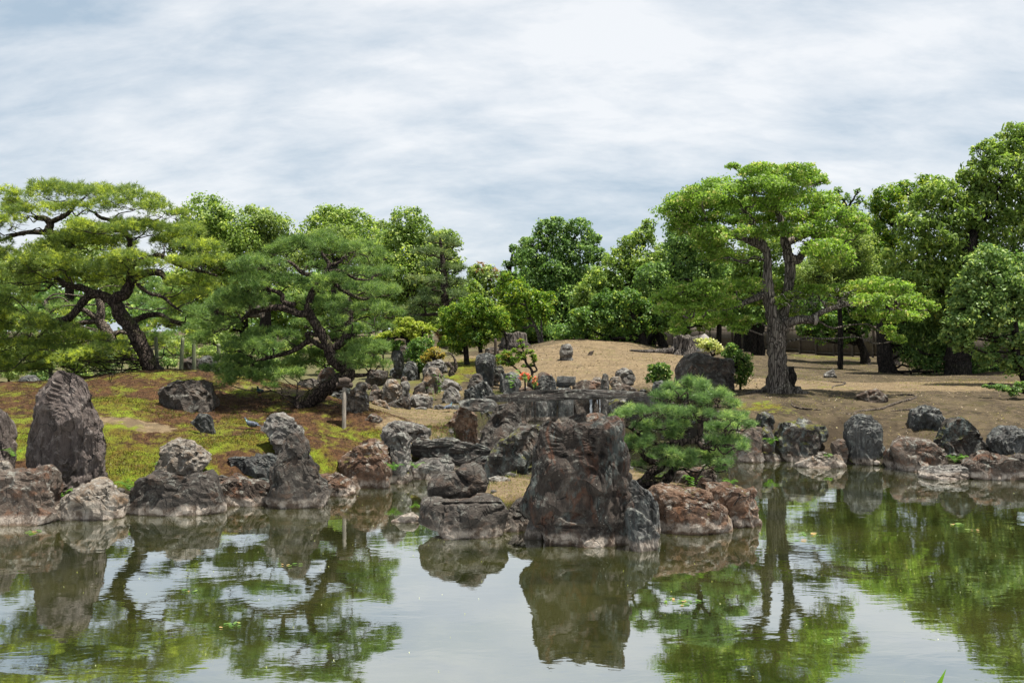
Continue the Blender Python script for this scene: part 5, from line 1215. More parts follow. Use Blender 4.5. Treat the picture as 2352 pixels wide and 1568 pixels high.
for px, lab in [(1735, 'thinner of two dark trunks before the fence left of the broad trunk'), (1750, 'thicker dark trunk close behind the broad trunk, left side'), (1697, 'faint dark trunk left of the shrub, before the fence')]:
    broadleaf('dark_trunk_tree', lab, 'tree', 46, [(px, 720, 34), (px + 12, 700, 30), (px - 18, 735, 24)], [([(px, 822), (px - 3, 780), (px + 2, 730)], [.22, .17, .14])], 'deep', group=RG2, nsub=18)

# ------------------------------------------------------------------ shrubs and little trees of the rock garden
SH = 'shrubs and little trees of the rock garden'
broadleaf('evergreen_tree', 'bright round-topped evergreen in the centre of the garden', 'tree', 38.5, [(1035,720,32), (1070,712,34), (1110,712,32), (1140,725,30), (1025,750,30), (1060,750,34), (1100,745,34), (1145,750,32), (1160,745,18), (1030,785,28), (1065,785,26), (1100,785,24), (1125,770,24), (1050,800,20), (1090,690,22), (1115,700,20)],
   [([(1072,832), (1070,805), (1068,770)], [.12, .11, .07]), ([(1104,810), (1102,790), (1100,760)], [.09, .08, .05]), ([(1166,800), (1163,775), (1150,750)], [.08, .07, .04])], 'bright', group=SH, nsub=30, subk=.27,
   extra=[('reddish_shoots', 'redbrown', [(1010,770,14), (1018,755,12)], .35), ('dark_leaves', 'glossy', [(1045,768,30), (1090,770,34), (1130,750,26)], .5)])
broadleaf('maple_tree', 'yellow green maple spreading low with a bent dark trunk', 'tree', 36, [(920,740,18,12), (945,750,26,14), (925,762,28,14), (965,750,22,12), (985,758,18,12), (900,765,16,9), (880,772,22,8), (870,778,14,6), (940,735,14,9), (955,770,24,12)],
   [([(948,793), (940,782), (930,775), (925,765)], [.07, .06, .05, .03]), ([(974,780), (970,765), (968,755)], [.04, .035, .02])], 'yellow', group=SH, nsub=22, subk=.3, extra=[('green_leaves', 'bright', [(870,778,18,6), (890,770,18,8)], .4)])
broadleaf('round_shrub', 'dark green glossy round shrub left of the orange shrub', 'shrub', 34, [(955,795,22), (975,790,24), (945,815,22), (970,815,26), (960,835,22), (985,805,18), (972,845,16)], [([(962,850), (962,835), (962,820)], [.04, .04, .03])], 'glossy', group=SH, nsub=26, subk=.25, tw=False)
broadleaf('orange_shrub', 'sparse orange yellow shrub on top of the large grey tan boulder', 'shrub', 33.3, [(985,815,14), (1000,808,14), (1010,820,12), (975,825,12), (995,825,14), (1018,815,8)], [([(1000,845), (999,835), (998,825)], [.03, .025, .02])], 'orange', group=SH, nsub=18, dens=.45, L=.06)
broadleaf('azalea_tree', 'small gnarled tree with flat yellow green tufts beside the coral azalea', 'tree', 31.5, [(1195,782,10,5), (1200,795,12,6), (1150,820,16,9), (1165,810,16,8), (1180,825,18,9), (1170,835,14,7), (1195,815,14,8), (1215,808,14,7), (1225,818,10,6), (1150,832,12,7), (1205,840,9,5), (1228,828,9,6), (1222,838,7,4), (1182,805,12,6), (1200,822,12,6)],
   [([(1221,868), (1222,855), (1218,845), (1208,832), (1205,815), (1200,800)], [.055, .05, .045, .04, .035, .02]), ([(1222,855), (1233,850), (1228,838), (1222,822)], [.04, .035, .03, .015]), ([(1201,862), (1190,850), (1178,840), (1168,830)], [.03, .028, .025, .015])],
   'bright', 'bark', group=SH, nsub=18, subk=.3, L=.055, dens=.7, extra=[('yellow_tips', 'orange', [(1150,828,14,8), (1165,815,14,7), (1195,780,8,4)], .25)])
def azalea(label, cx_, cy_, rx, ry, d):
    r_ = broadleaf('azalea', label, 'azalea', d, [(cx_, cy_ + 2, rx, ry)], [([(cx_, cy_ + ry + 4), (cx_, cy_)], [.03, .02])], 'deep', group='coral azaleas', nsub=16, tw=False, L=.06,
                   extra=[('blossom', 'flower', [(cx_, cy_ - 2, rx * .95, ry * .85)], .75)])
azalea('coral red azalea at the foot of the small gnarled tree', 1206, 866, 14, 11, 29.9)
azalea('second coral azalea, tall and narrow, right of the first one', 1229, 878, 7, 13, 29.8)
broadleaf('camellia_bush', 'clipped round bush with glossy white-flecked leaves on the bare slope', 'bush', 30.3, [(1500,850,18,15), (1525,848,18,15), (1512,862,24,18), (1495,868,17,13), (1532,862,18,15), (1515,842,18,12), (1515,874,18,9)], [([(1512,898), (1512,885), (1512,870)], [.04, .04, .03])], 'glossy', group=SH, nsub=34, subk=.22, L=.07, dens=1.0, tw=False,
   extra=[('pale_flowers', 'white', [(1512,858,30,24)], .035)])
broadleaf('yellow_shrub', 'cream yellow leaved shrub before the stone lantern', 'shrub', 30.5, [(1610,790,16,12), (1630,786,18,11), (1625,800,16,10), (1645,798,16,10), (1655,808,12,9), (1605,782,10,6)], [([(1640,830), (1635,815), (1628,800)], [.03, .03, .02])], 'white', group=SH, nsub=24, L=.065, dens=.6, extra=[('green_leaves', 'bright', [(1630,795,24,14)], .35)])
broadleaf('evergreen_shrub', 'tall dark green shrub at the right side of the huge square boulder', 'shrub', 28.3, [(1690,810,20), (1710,825,20), (1680,830,18), (1700,850,20), (1715,855,16), (1705,875,16), (1690,870,14), (1680,800,16), (1670,815,14), (1720,840,12)], [([(1702,905), (1700,885), (1698,860)], [.04, .035, .02])], 'glossy', group=SH, nsub=28, L=.07, subk=.28)
broadleaf('leafy_undergrowth', 'dark green shrub on the lawn edge behind the blue green pine', 'shrub', 36, [(880,800,26,14), (900,795,22,12), (860,805,24,12), (915,790,16,10)], [([(880,825), (880,805)], [.03, .03])], 'glossy', group=SH, nsub=16, tw=False)
broadleaf('background_bush', 'pale green clipped bush beyond the left pines', 'bush', 55, [(460,775,40,14), (520,780,40,14), (330,785,50,14), (400,785,40,14), (250,790,40,14)], [([(420,805), (420,790)], [.03, .03])], 'olive', group=SH, nsub=20, tw=False)

BK = 'understorey trees closing the background'
for px, py, rx, dd_, mt, lab in [(1190, 745, 40, 60, 'camphor', 'mid green understorey tree left of the tall drooping tree'), (1265, 760, 42, 62, 'deep', 'dark understorey tree under the tall drooping tree'),
      (1345, 735, 46, 60, 'camphor', 'green understorey tree right of the tall drooping tree'), (1420, 720, 48, 62, 'deep', 'dark understorey tree above the slope crest'),
      (1500, 690, 50, 60, 'camphor', 'green understorey tree left of the leaning dark trunk'), (1575, 660, 50, 58, 'deep', 'dark tree mass behind the left tiers of the broad tree'),
      (1650, 640, 55, 60, 'camphor', 'green tree mass behind the left fork of the broad tree'), (1735, 660, 55, 62, 'deep', 'dark tree mass directly behind the broad trunk'),
      (1820, 690, 50, 58, 'camphor', 'green tree mass right of the broad trunk'), (1900, 690, 55, 60, 'deep', 'dark tree mass above the right part of the fence'),
      (1990, 640, 55, 58, 'camphor', 'green tree mass above the camellia-like tree'), (2080, 690, 55, 56, 'deep', 'dark tree mass above the black drooping tree'),
      (1560, 590, 50, 64, 'camphor', 'higher green tree behind the left shoulder of the broad tree'), (1990, 540, 45, 62, 'olive', 'high olive tree behind the right shoulder of the broad tree')]:
    broadleaf('understorey_tree', lab, 'tree', dd_, [(px, py, rx), (px - rx * .7, py + 30, rx * .8), (px + rx * .7, py + 26, rx * .8), (px, py + 62, rx * .9), (px + 10, py - rx * .55, rx * .6), (px - 16, py + 95, rx * .6)],
              [([(px, 806), (px + 3, py + 60), (px, py)], [.2, .16, .1])], mt, group=BK, nsub=30, subk=.3, dens=.7, L=.22)
k_ = 0
for px, py, rx, dd_, mt, lab in [(20, 800, 34, 34, 'olive', 'low olive bush furthest left behind the mound crest'), (90, 815, 30, 31, 'laurel', 'grey green bush behind the dark slim post'),
      (170, 805, 36, 36, 'camphor', 'wide green bush left of the leaning pine trunk'), (245, 815, 30, 33, 'pine_dark', 'dark bush seen under the cut bough of the leaning pine'),
      (310, 800, 26, 38, 'olive', 'olive bush directly behind the leaning pine trunk'), (385, 808, 24, 35, 'laurel', 'grey bush between the darkest and the pale green post'),
      (432, 798, 22, 38, 'camphor', 'green bush between the two rightmost green posts'), (480, 805, 26, 35, 'olive', 'olive bush beside the short grey post'),
      (545, 800, 30, 38, 'camphor', 'green bush behind the left boughs of the blue green pine'), (610, 805, 28, 36, 'deep', 'dark bush behind the low boughs of the blue green pine'),
      (670, 795, 30, 39, 'olive', 'olive bush left of the zigzag trunk'), (745, 800, 28, 38, 'camphor', 'green bush right of the zigzag trunk'),
      (815, 792, 28, 40, 'deep', 'dark bush above the bend of the zigzag trunk'), (850, 780, 24, 42, 'olive', 'olive bush left of the yellow green maple')]:
    broadleaf('background_bush', lab, 'bush', dd_, [(px, py, rx, rx * .5), (px + rx * .6, py + 6, rx * .7, rx * .35), (px - rx * .6, py + 5, rx * .7, rx * .38), (px, py + 26, rx * 1.1, rx * .6), (px + 8, py + 52, rx * 1.1, rx * .6)], [([(px, py + 62), (px, py + 6)], [.04, .03])], mt, group='bushes beyond the mound', nsub=18, tw=False)
# far wood behind everything
r_ = np.random.default_rng(77)
bl = []
for px in range(-420, 2820, 44):
    top = 655 if px < 1020 else (722 if px < 1175 else 640)
    k = 0
    y = top
    while y < 775:
        dd = r_.uniform(86, 118)
        bl.append((P(px + r_.uniform(-22, 22), y + r_.uniform(-12, 16), dd), 46 / FPX * dd * 1.15, 3.5, 36 / FPX * dd))
        y += 40
V, F, T = blob_leaves(bl, .55, .62, .28, r_, .34, 24)
obj('distant_wood', np_mesh('distant_wood', V, F, LM['deep'], T), kind='stuff', label='dark continuous wood behind all the garden trees', cat='wood')
# ------------------------------------------------------------------ built things
def box_np(x0, x1, y0, y1, z0, z1):
    V = np.array([(x, y, z) for z in (z0, z1) for y in (y0, y1) for x in (x0, x1)], float)
    F = np.array([(0, 2, 3, 1), (4, 5, 7, 6), (0, 1, 5, 4), (2, 6, 7, 3), (0, 4, 6, 2), (1, 3, 7, 5)])
    return V, F
# bamboo fence
A_, B_ = np.array((10.2, 90.)), np.array((23.4, 28.))
n_pan = 34
Lf = np.linalg.norm(B_ - A_); step_ = Lf / n_pan
froot = empty('bamboo_fence', (A_[0], A_[1], gz(*A_)), label='long weathered bamboo fence with dark rails behind the right-hand trees', cat='fence')
r_ = np.random.default_rng(5)
strips = []
ns = 26
for i in range(ns):
    w = step_ / ns
    V, F = box_np(i * w + .004, (i + 1) * w - .004, -.012 + r_.uniform(-.006, .006), .012 + r_.uniform(-.006, .006), .08, 1.68 + r_.uniform(-.03, .03))
    strips.append((V, F))
V, F = join(strips); pan_me = np_mesh('bamboo_panel', V, F, M['bamboo'])
rails = [tube_mesh('rail', [tube(np.array([(0, -.04, z), (step_ / 2, -.045, z), (step_, -.04, z)]), [.028, .03, .028], 6, .05)], M['bamboo_dark']) for z in (.22, .85, 1.45)]
post_me = tube_mesh('fence_post', [tube(np.array([(0, -.07, -.3), (0, -.07, 1), (0, -.07, 1.75)]), [.06, .058, .055], 8, .06)], M['bamboo_dark'])
ang = math.atan2(*(B_ - A_)[::-1])
for i in range(n_pan):
    q = A_ + (B_ - A_) * i / n_pan
    loc = np.array((q[0], q[1], gz(*q))) - np.array(froot.location)
    if i == 0: loc = np.zeros(3)
    o = obj('bamboo_panel', pan_me, froot, loc=loc, kind='stuff'); o.rotation_euler = (0, 0, ang)
    for rm in rails:
        o = obj('rail', rm, froot, loc=loc); o.rotation_euler = (0, 0, ang)
    o = obj('fence_post', post_me, froot, loc=loc); o.rotation_euler = (0, 0, ang)

def lathe(prof, n=20, square=0.):
    a = np.linspace(0, 2 * math.pi, n, endpoint=False)
    V = []
    for r0, z in prof:
        k = 1.0
        for t_ in a: V.append((r0 * math.cos(t_), r0 * math.sin(t_), z))
    V = np.array(V); idx = np.arange(len(prof) * n).reshape(len(prof), n); nx = np.roll(idx, -1, 1)
    return V, np.stack([idx[:-1], nx[:-1], nx[1:], idx[1:]], -1).reshape(-1, 4)
# stone lantern
lp = P(1618, 800, 40.0); lz = gz(lp[0], lp[1])
s_ = 40.0 / FPX
top = P(1618, 766, 40.0)[2]
Hl = top - lz
lan = empty('stone_lantern', (lp[0], lp[1], lz), label='grey stone lantern with a rounded jewel top behind the cream yellow shrub', cat='stone lantern')
def lpart(nm, prof, n=24):
    V, F = lathe(prof, n); me = np_mesh(nm, V, F, M['granite'], smooth=False); obj(nm, me, lan)
jr = 14 * s_
lpart('jewel', [(.001, Hl), (jr * .25, Hl - .04), (jr * .75, Hl - .16), (jr, Hl - .32), (jr * .95, Hl - .42), (jr * .7, Hl - .48), (jr * .75, Hl - .52)])
lpart('roof', [(jr * .6, Hl - .50), (jr * .8, Hl - .55), (jr * 1.3, Hl - .72), (jr * 1.5, Hl - .80), (jr * 1.0, Hl - .86)], 6)
lpart('fire_box', [(jr * .8, Hl - .86), (jr * .8, Hl - 1.2), (jr * 1.0, Hl - 1.24), (jr * 1.0, Hl - 1.32), (jr * .6, Hl - 1.36)], 6)
lpart('shaft', [(jr * .6, Hl - 1.36), (jr * .55, Hl - 1.6), (jr * .7, min(.3, Hl - 1.7)), (jr * 1.4, .12), (jr * 1.5, -.2)], 16)

# support post with wrapping under the bent trunk
pb = hit(790, 980); pt = P(791, 888, pb[1] + .15)
sp = empty('support_post', pb, label='pale wooden post propping up the bend of the blue green pine', cat='support post')
obj('post', tube_mesh('post', [tube(np.array([(0, 0, -.15), (pt - pb) * .5, pt - pb]), [.046, .044, .042], 12, .03)], M['post']), sp)
obj('cross_piece', tube_mesh('cross_piece', [tube(np.array([(-.17, 0, 0), (0, 0, .01), (.17, 0, 0)]) + (pt - pb) + (0, 0, .03), [.06, .065, .06], 10, .12)], M['pad']), sp)
obj('wrapping', tube_mesh('wrapping', [tube(np.array([(-.10, 0, .11), (.02, 0, .13), (.12, 0, .11)]) + (pt - pb), [.075, .08, .07], 10, .18, 5)], M['pad']), sp)
for x0, y0, x1, y1, lab in [(362, 845, 358, 775, 'darkest green post right beside the trunk of the leaning pine'), (415, 843, 420, 776, 'pale green post in the middle of the three on the mound'),
                            (446, 846, 445, 778, 'yellow green post, rightmost of the three on the mound'), (504, 838, 502, 790, 'short grey post at the left fringe of the blue green pine'),
                            (117, 850, 114, 800, 'dark slim post under the left boughs of the leaning pine')]:
    d_ = 24.2
    b_ = P(x0, y0, d_); b_[2] = gz(b_[0], b_[1]); e_ = P(x1, y1, d_)
    obj('prop_post', tube_mesh('prop_post', [tube(np.array([(0, 0, -.1), (e_ - b_) * .5, e_ - b_]), [.055, .05, .045], 10, .05)], M['post_green']), loc=b_, label=lab, cat='post', group='props under the leaning pine')
b_ = hit(1333, 838) if False else P(1138, 816, 36.5); b_[2] = gz(b_[0], b_[1])
e_ = P(1138, 778, 36.5)
obj('black_post', tube_mesh('black_post', [tube(np.array([(0, 0, -.1), (e_ - b_) * .5, e_ - b_]), [.06, .06, .06], 8, .03)], M['pad']), loc=b_, label='thin black post behind the tall flat-topped slab', cat='post')

# stumps and dead wood
def stump(name, label, px, py, d, r0, h, mat, flare=1.7, jag=.12, seed=1, roots_=()):
    c = P(px, py, d); c[2] = gz(c[0], c[1])
    n = 40; a = np.linspace(0, 2 * math.pi, n, endpoint=False)
    rr = np.random.default_rng(seed)
    rows = []
    prof = [(flare, -.12), (flare * .9, .03), (1.25, .15), (1.05, .35), (1.0, .65), (.98, .9), (.97, 1.0), (.75, .97), (.35, .9), (.01, .88)]
    ridge = .12 * np.sin(a * 7 + 1) + .10 * np.sin(a * 4 + 2) + rr.uniform(-.05, .05, n)
    top = jag * (np.sin(a * 3 + seed) + .6 * np.sin(a * 8 + seed))
    V = []
    for f, z in prof:
        rad = r0 * f * (1 + ridge * (1.2 if z < .3 else .8))
        zz = h * z + np.where(z > .85, top * h, 0)
        V.append(np.stack([rad * np.cos(a), rad * np.sin(a), zz + 0 * a], 1))
    V = np.concatenate(V); idx = np.arange(len(prof) * n).reshape(len(prof), n); nx = np.roll(idx, -1, 1)
    F = np.stack([idx[:-1], nx[:-1], nx[1:], idx[1:]], -1).reshape(-1, 4)
    root = empty(name, c, label=label, cat='tree stump', group='tree stumps')
    obj('stump_body', np_mesh('stump_body', V, F, M[mat], smooth=True), root)
    for pts, rad in roots_:
        W_ = []
        for q in pts:
            w = P(q[0], q[1], d); w = np.array((w[0], w[1] + q[2], 0)); w[2] = gz(w[0], w[1]) + q[3]; W_.append(w - c)
        obj('root', tube_mesh('root', [tube(np.array(W_), rad, 8, .2, seed)], M[mat]), root)
    return root
stump('tree_stump', 'big weathered hollow stump with a long root trailing left along the slope crest', 1582, 805, 41, .62, .85, 'deadwood', 1.5, .10, 3,
      [([(1560, 0, 0, .25), (1540, 0, -.1, .12), (1515, 0, .2, .06), (1480, 0, .1, .04), (1450, 0, .4, .02)], [.26, .2, .14, .09, .03]), ([(1590, 0, 0, .2), (1606, 0, -.3, .05), (1618, 0, -.4, .0)], [.2, .14, .06])])
stump('tree_stump', 'broad grey stump behind the small gnarled tree at the left of the slope', 1180, 797, 44, .55, .75, 'deadwood', 1.2, .06, 5)
stump('tree_stump', 'low dark stump in the shade under the crest trees', 1424, 792, 46.5, .42, .28, 'bark_dark', 1.1, .05, 8)
# twisted dead root near the orange shrub
c_ = P(1045, 850, 32.6); c_[2] = gz(c_[0], c_[1])
dead = empty('twisted_snag', c_, label='twisted bare grey snag right of the large grey tan boulder', cat='dead branch')
def W8(pts, d): return np.array([P(q[0], q[1], d) for q in cv(8, pts)]) - c_
obj('trunk', tube_mesh('trunk', [tube(W8([(985, 880), (975, 845), (990, 800), (960, 770), (940, 745), (905, 745)], 32.6), [.12, .10, .09, .08, .06, .03], 8, .25, 2)], M['bark_pale']), dead)
obj('branch', tube_mesh('branch', [tube(W8([(1000, 840), (1022, 800), (1020, 740), (1008, 690), (975, 650), (940, 635), (905, 640)], 32.6), [.08, .075, .06, .04, .03, .02, .01], 8, .2, 3)], M['bark_pale']), dead)
# roots of the broad tree and fallen wood on the right bank
def onground(pts, lift):
    out = []
    for q in pts:
        w = hit(q[0], q[1]); out.append(w + (0, 0, lift))
    return np.array(out)
def ground_limb(name, label, crop, pts, rad, lift=.012, mat='bark_pale', cat='root', group='exposed roots on the right bank'):
    W_ = onground(cv(crop, pts), lift)
    c = W_[0].copy()
    return obj(name, tube_mesh(name, [tube(W_ - c, np.array(rad) * .72, 8, .10, len(pts))], M[mat]), loc=c, label=label, cat=cat, group=group)
ground_limb('exposed_root', 'longest exposed root snaking across the bare right bank', 5, [(870, 735), (930, 725), (1010, 735), (1070, 712), (1160, 700), (1250, 688), (1330, 655), (1420, 628), (1510, 605), (1500, 585), (1430, 578), (1370, 580)], [.02, .035, .045, .05, .05, .045, .05, .045, .04, .035, .03, .015])
ground_limb('exposed_root', 'short exposed root left of the longest one', 5, [(555, 640), (560, 665), (620, 683), (700, 692), (790, 698)], [.02, .03, .035, .03, .015])
ground_limb('exposed_root', 'short forked-looking root right above the moss-capped upright stone', 5, [(1325, 705), (1400, 700), (1460, 692), (1520, 682)], [.015, .03, .03, .012])
ground_limb('exposed_root', 'low half-buried root beside the white-splashed boulder', 5, [(1590, 912), (1640, 905), (1700, 893)], [.02, .04, .02])
ground_limb('fallen_branch', 'pale crooked fallen branch on the sunlit lawn', 5, [(770, 478), (830, 475), (890, 480), (970, 485), (940, 502), (880, 512), (868, 528)], [.012, .02, .025, .03, .03, .025, .012], mat='deadwood', cat='fallen branch', group=None)
ground_limb('fallen_branch', 'thin grey twig on the mossy mound crest', 1, [(845, 225), (880, 215), (920, 200), (950, 197)], [.01, .014, .012, .006], mat='deadwood', cat='fallen branch', group=None)
for i, (pts, rad, lab) in enumerate([([(395, 540), (350, 552), (300, 560), (200, 572)], [.20, .12, .07, .02], ''), ([(590, 560), (620, 570), (680, 566)], [.18, .1, .03], '')]):
    W_ = onground(cv(5, pts), .02)
    tr = bpy.data.objects.get('broad_tree')
    obj('root', tube_mesh('root', [tube(W_ - np.array(tr.location), rad, 8, .2, i)], M['bark_smooth']), tr)
# bulky burl on the broad trunk
bw = P(*cv(10, [(1098, 1440)])[0][:2], 26.2)
V, F = ico(3); V = V * np.array((.16, .18, .38)) * (1 + .25 * fbm(V * 2.5, 3))[:, None]
obj('burl', np_mesh('burl', V + bw - np.array(tr.location), F, M['bark_dark'], smooth=True), tr)
cut = P(*cv(10, [(1258, 1072)])[0][:2], 25.75)
V, F = lathe([(.001, .0), (.13, .0), (.15, -.03), (.14, -.1)], 16)
V = V[:, [2, 1, 0]]  # face sideways
V = np.c_[V[:, 0], V[:, 1], V[:, 2]]
obj('cut_face', np_mesh('cut_face', V + cut - np.array(tr.location), F, M['post']), tr)
# bare twig tangle on the right limb
r_ = np.random.default_rng(9); tb = []
for i in range(46):
    x, y = r_.uniform(1050, 1500), r_.uniform(900, 1010)
    a_ = P(*cv(10, [(x, y)])[0][:2], 25.6 + r_.uniform(-.5, .5))
    e_ = a_ + np.array((r_.uniform(-.5, .7), r_.uniform(-.3, .3), r_.uniform(-.25, .3)))
    p_, q_ = wob(a_, e_, .011, .004, 6, .12, r_)
    tb.append(tube(p_ - np.array(tr.location), q_, 4, .1, i, cap=False))
obj('bare_twigs', tube_mesh('bare_twigs', tb, M['bough_grey']), tr, kind='stuff')

# waterfall
wf = empty('waterfall', P(*cv(9, [(860, 1070)])[0][:2], 30.8), label='little white waterfall running over the wet dark stones', cat='waterfall')
t = NT('falling_water'); p = t.pos()
colw = t.mix(t.noise(p, 14, 4, .7, 0, (1, 1, .1)), (.06, .07, .08), (.42, .45, .48))
M['fall'] = t.done(t.principled(colw, .15, None, .5))
r_ = np.random.default_rng(12)
for x0, x1, y0, y1 in [(850, 872, 935, 1075), (912, 922, 940, 1040), (935, 946, 935, 1060), (955, 962, 945, 1060)]:
    rows = []
    for k in range(12):
        tt = k / 11
        y = y0 + (y1 - y0) * tt
        for x in np.linspace(x0 + r_.uniform(-2, 3) , x1 + r_.uniform(-4, 2), 5):
            q = cv(9, [(x, y)])[0]; w = P(q[0], q[1], 30.78 - .12 * tt + r_.uniform(-.012, .012)); rows.append(w)
    V = np.array(rows) - np.array(wf.location)
    idx = np.arange(60).reshape(12, 5)
    F = np.stack([idx[:-1, :-1], idx[:-1, 1:], idx[1:, 1:], idx[1:, :-1]], -1).reshape(-1, 4)
    Vb = V + np.array((0, .03, 0))
    obj('strand', np_mesh('strand', np.r_[V, Vb], np.r_[F, F[:, ::-1] + 60], M['fall'], smooth=True), wf)

# ------------------------------------------------------------------ pigeons
def ellip(c, rad, rot=None, n=3, fn=None):
    V, F = ico(n); V = V.copy()
    if fn is not None: V = fn(V)
    V = V * np.array(rad)
    if rot is not None: V = V @ np.array(Matrix.Rotation(rot, 3, 'Y')).T
    return V + np.array(c), F
def pigeon(label, px, py, heading, scale=1.0, dark=False, head_up=1.0, bow=0.):
    b = hit(px, py)
    root = empty('pigeon', b, label=label, cat='pigeon', group='pigeons on the ground')
    root.rotation_euler = (0, 0, heading); root.scale = (scale,) * 3
    bm_ = M['pigeon_dark'] if dark else M['pigeon_body']
    # body, neck, head and tail as one lofted skin, bird faces +X
    st = [(-.205, .086, .004, .004), (-.20, .086, .030, .006), (-.15, .092, .032, .010), (-.115, .098, .034, .024), (-.08, .104, .050, .043), (-.03, .112, .060, .056), (.03, .120, .060, .060),
          (.075, .135, .050, .054), (.10, .158, .036, .040), (.112, .185, .027, .028), (.118, .205, .025, .024), (.128, .222, .026, .024), (.142, .228, .022, .020), (.152, .226, .010, .010), (.156, .225, .002, .002)]
    n = 14; a = np.linspace(0, 2 * math.pi, n, endpoint=False); V = []
    for x, z, ry, rz in st:
        z = z * 1.0 + (head_up - 1) * max(0, x - .05) * 1.2 - bow * max(0, x)
        V.append(np.stack([np.full(n, x) + (.25 * rz * np.sin(a) if x > .09 else 0), ry * np.cos(a), z + rz * np.sin(a)], 1))
    V = np.concatenate(V); idx = np.arange(len(st) * n).reshape(len(st), n); nx = np.roll(idx, -1, 1)
    F = np.stack([idx[:-1], idx[1:], nx[1:], nx[:-1]], -1).reshape(-1, 4)
    me = np_mesh('body', V, F, bm_, smooth=True); me.materials.append(M['pigeon_neck']); me.materials.append(M['pigeon_dark'])
    mi = np.zeros(len(F), np.int32); seg = np.arange(len(F)) // n
    mi[(seg >= 7) & (seg <= 9)] = 1; mi[seg <= 1] = 2
    me.polygons.foreach_set('material_index', mi)
    obj('body', me, root)
    for s in (-1, 1):
        def wing(V):
            V = V.copy(); V[:, 2] -= .25 * V[:, 0] * 0; return V
        Vw, Fw = ellip((-.035, s * .048, .122), (.105, .018, .040), math.radians(-8), 3, wing)
        tipm = Vw[:, 0] < -.08
        Vw[tipm, 1] -= s * .012
        me = np_mesh('wing', Vw, Fw, M['pigeon_dark'] if dark else M['pigeon_pale'], smooth=True); me.materials.append(M['pigeon_dark'])
        cx_ = Vw[Fw].mean(1)[:, 0]
        me.polygons.foreach_set('material_index', ((np.abs(cx_ + .065) < .009) | (np.abs(cx_ + .035) < .007) | (cx_ < -.105)).astype(np.int32))
        obj('wing', me, root)
        lg = [tube(np.array([(.0, s * .022, .075), (.006, s * .022, .04), (.0, s * .022, .008)]), [.009, .005, .004], 6, .05)]
        for ta in (-.5, 0, .5, math.pi):
            lg.append(tube(np.array([(0, s * .022, .006), (.014 * math.cos(ta), s * .022 + .014 * math.sin(ta), .005), (.028 * math.cos(ta), s * .022 + .028 * math.sin(ta), .002)]), [.004, .003, .002], 5, .05))
        obj('leg', tube_mesh('leg', lg, M['pigeon_leg']), root)
    hz_ = .225 + (head_up - 1) * .1 - bow * .15
    obj('beak', tube_mesh('beak', [tube(np.array([(.148, 0, hz_), (.165, 0, hz_ - .003), (.178, 0, hz_ - .009)]), [.008, .006, .002], 6, .02)], M['pigeon_beak']), root)
    for s in (-1, 1):
        Vw, Fw = ellip((.136, s * .0235, hz_ + .006), (.0045, .003, .0045), None, 1)
        obj('eye', np_mesh('eye', Vw, Fw, M['pigeon_beak'], smooth=True), root)
pigeon('blue grey pigeon with barred wings walking left on the mossy mound', 578, 987, math.pi * .94, 1.05, bow=.0)
pigeon('dark pigeon seen from the front under the blue green pine', 597, 909, -math.pi * .55, 1.0, True)
pigeon('pale grey pigeon by the stepping stones on the tan lawn', 1030, 944, math.pi * .28, 1.0)

# ------------------------------------------------------------------ small plants
def fern(label, px, py, n, L, d=None, mat='fern', seed=1, up=.7, name='fern', cat='fern', group='ferns at the waterside', narrow=.22):
    b = hit(px, py) if d is None else P(px, py, d)
    r = np.random.default_rng(seed)
    root = empty(name, b, label=label, cat=cat, group=group)
    for i in range(n):
        a_ = r.uniform(0, 2 * math.pi) if n > 3 else r.uniform(-1, 4)
        dirh = np.array((math.cos(a_), math.sin(a_) * .8 - .15, 0)); l = L * r.uniform(.7, 1.1)
        Vs, o = [], 0
        m = 10
        side = np.array((-dirh[1], dirh[0], 0))
        for k in range(m):
            t_ = (k + .5) / m
            c = dirh * l * t_ * .9 + np.array((0, 0, l * up * math.sin(t_ * 2.2) * .8))
            w = l * narrow * math.sin(min(1, (1.05 - t_) * 1.6) * 1.5) + .004
            fwd = unit(dirh + np.array((0, 0, up * (1 - t_ * 1.9))))
            for s in (-1, 1):
                tip = c + side * s * w + fwd * w * .35 + np.array((0, 0, -.1 * w))
                wd = l / m * .42
                Vs += [c - fwd * wd, tip - fwd * wd * .2, tip + fwd * wd * .2, c + fwd * wd]
        V = np.array(Vs)
        obj('frond', np_mesh('frond', V, np.arange(len(V)).reshape(-1, 4), LM[mat], np.full(len(V) // 4, r.uniform(.2, .9))), root)
fern('bright fern hanging over the water left of the long dark boulder', 300, 1127, 9, .30, 15.4, seed=2)
fern('dark fern in the gap below the tallest upright stone', 145, 1140, 8, .28, 15.2, seed=3)
fern('light fern on the bank beside the left edge stone', 32, 1048, 6, .22, 15.4, seed=4)
fern('cluster of small ferns between the rusty boulder and the bridge pillar', 905, 1080, 14, .24, 17.3, seed=5)
fern('dark fern in the shade under the low slab bridge', 955, 1075, 7, .2, 17.7, seed=6)
fern('upright yellow green fern behind the broad orange brown island rock', 1592, 1128, 7, .20, 14.0, seed=7, up=1.5)
fern('pale fern trailing over the flat-topped rusty block', 1680, 1110, 8, .22, 14.3, seed=8, up=.4)
fern('bushy fern between the stones of the right shore', 2195, 1063, 16, .30, 19.6, seed=9)
fern('hanging plant in the dark cleft of the right shore', 1770, 1020, 9, .28, 20.9, seed=10)
fern('weed tuft on the low pale stone of the right shore', 1900, 1052, 9, .2, 20.1, seed=11)
fern('small yellow seedling beside the pale orange-stained boulder', 357, 1068, 4, .12, 16.0, seed=12)
fern('green sprig above the left part of the long bridge', 1175, 893, 5, .35, 24.4, seed=13, up=1.8)
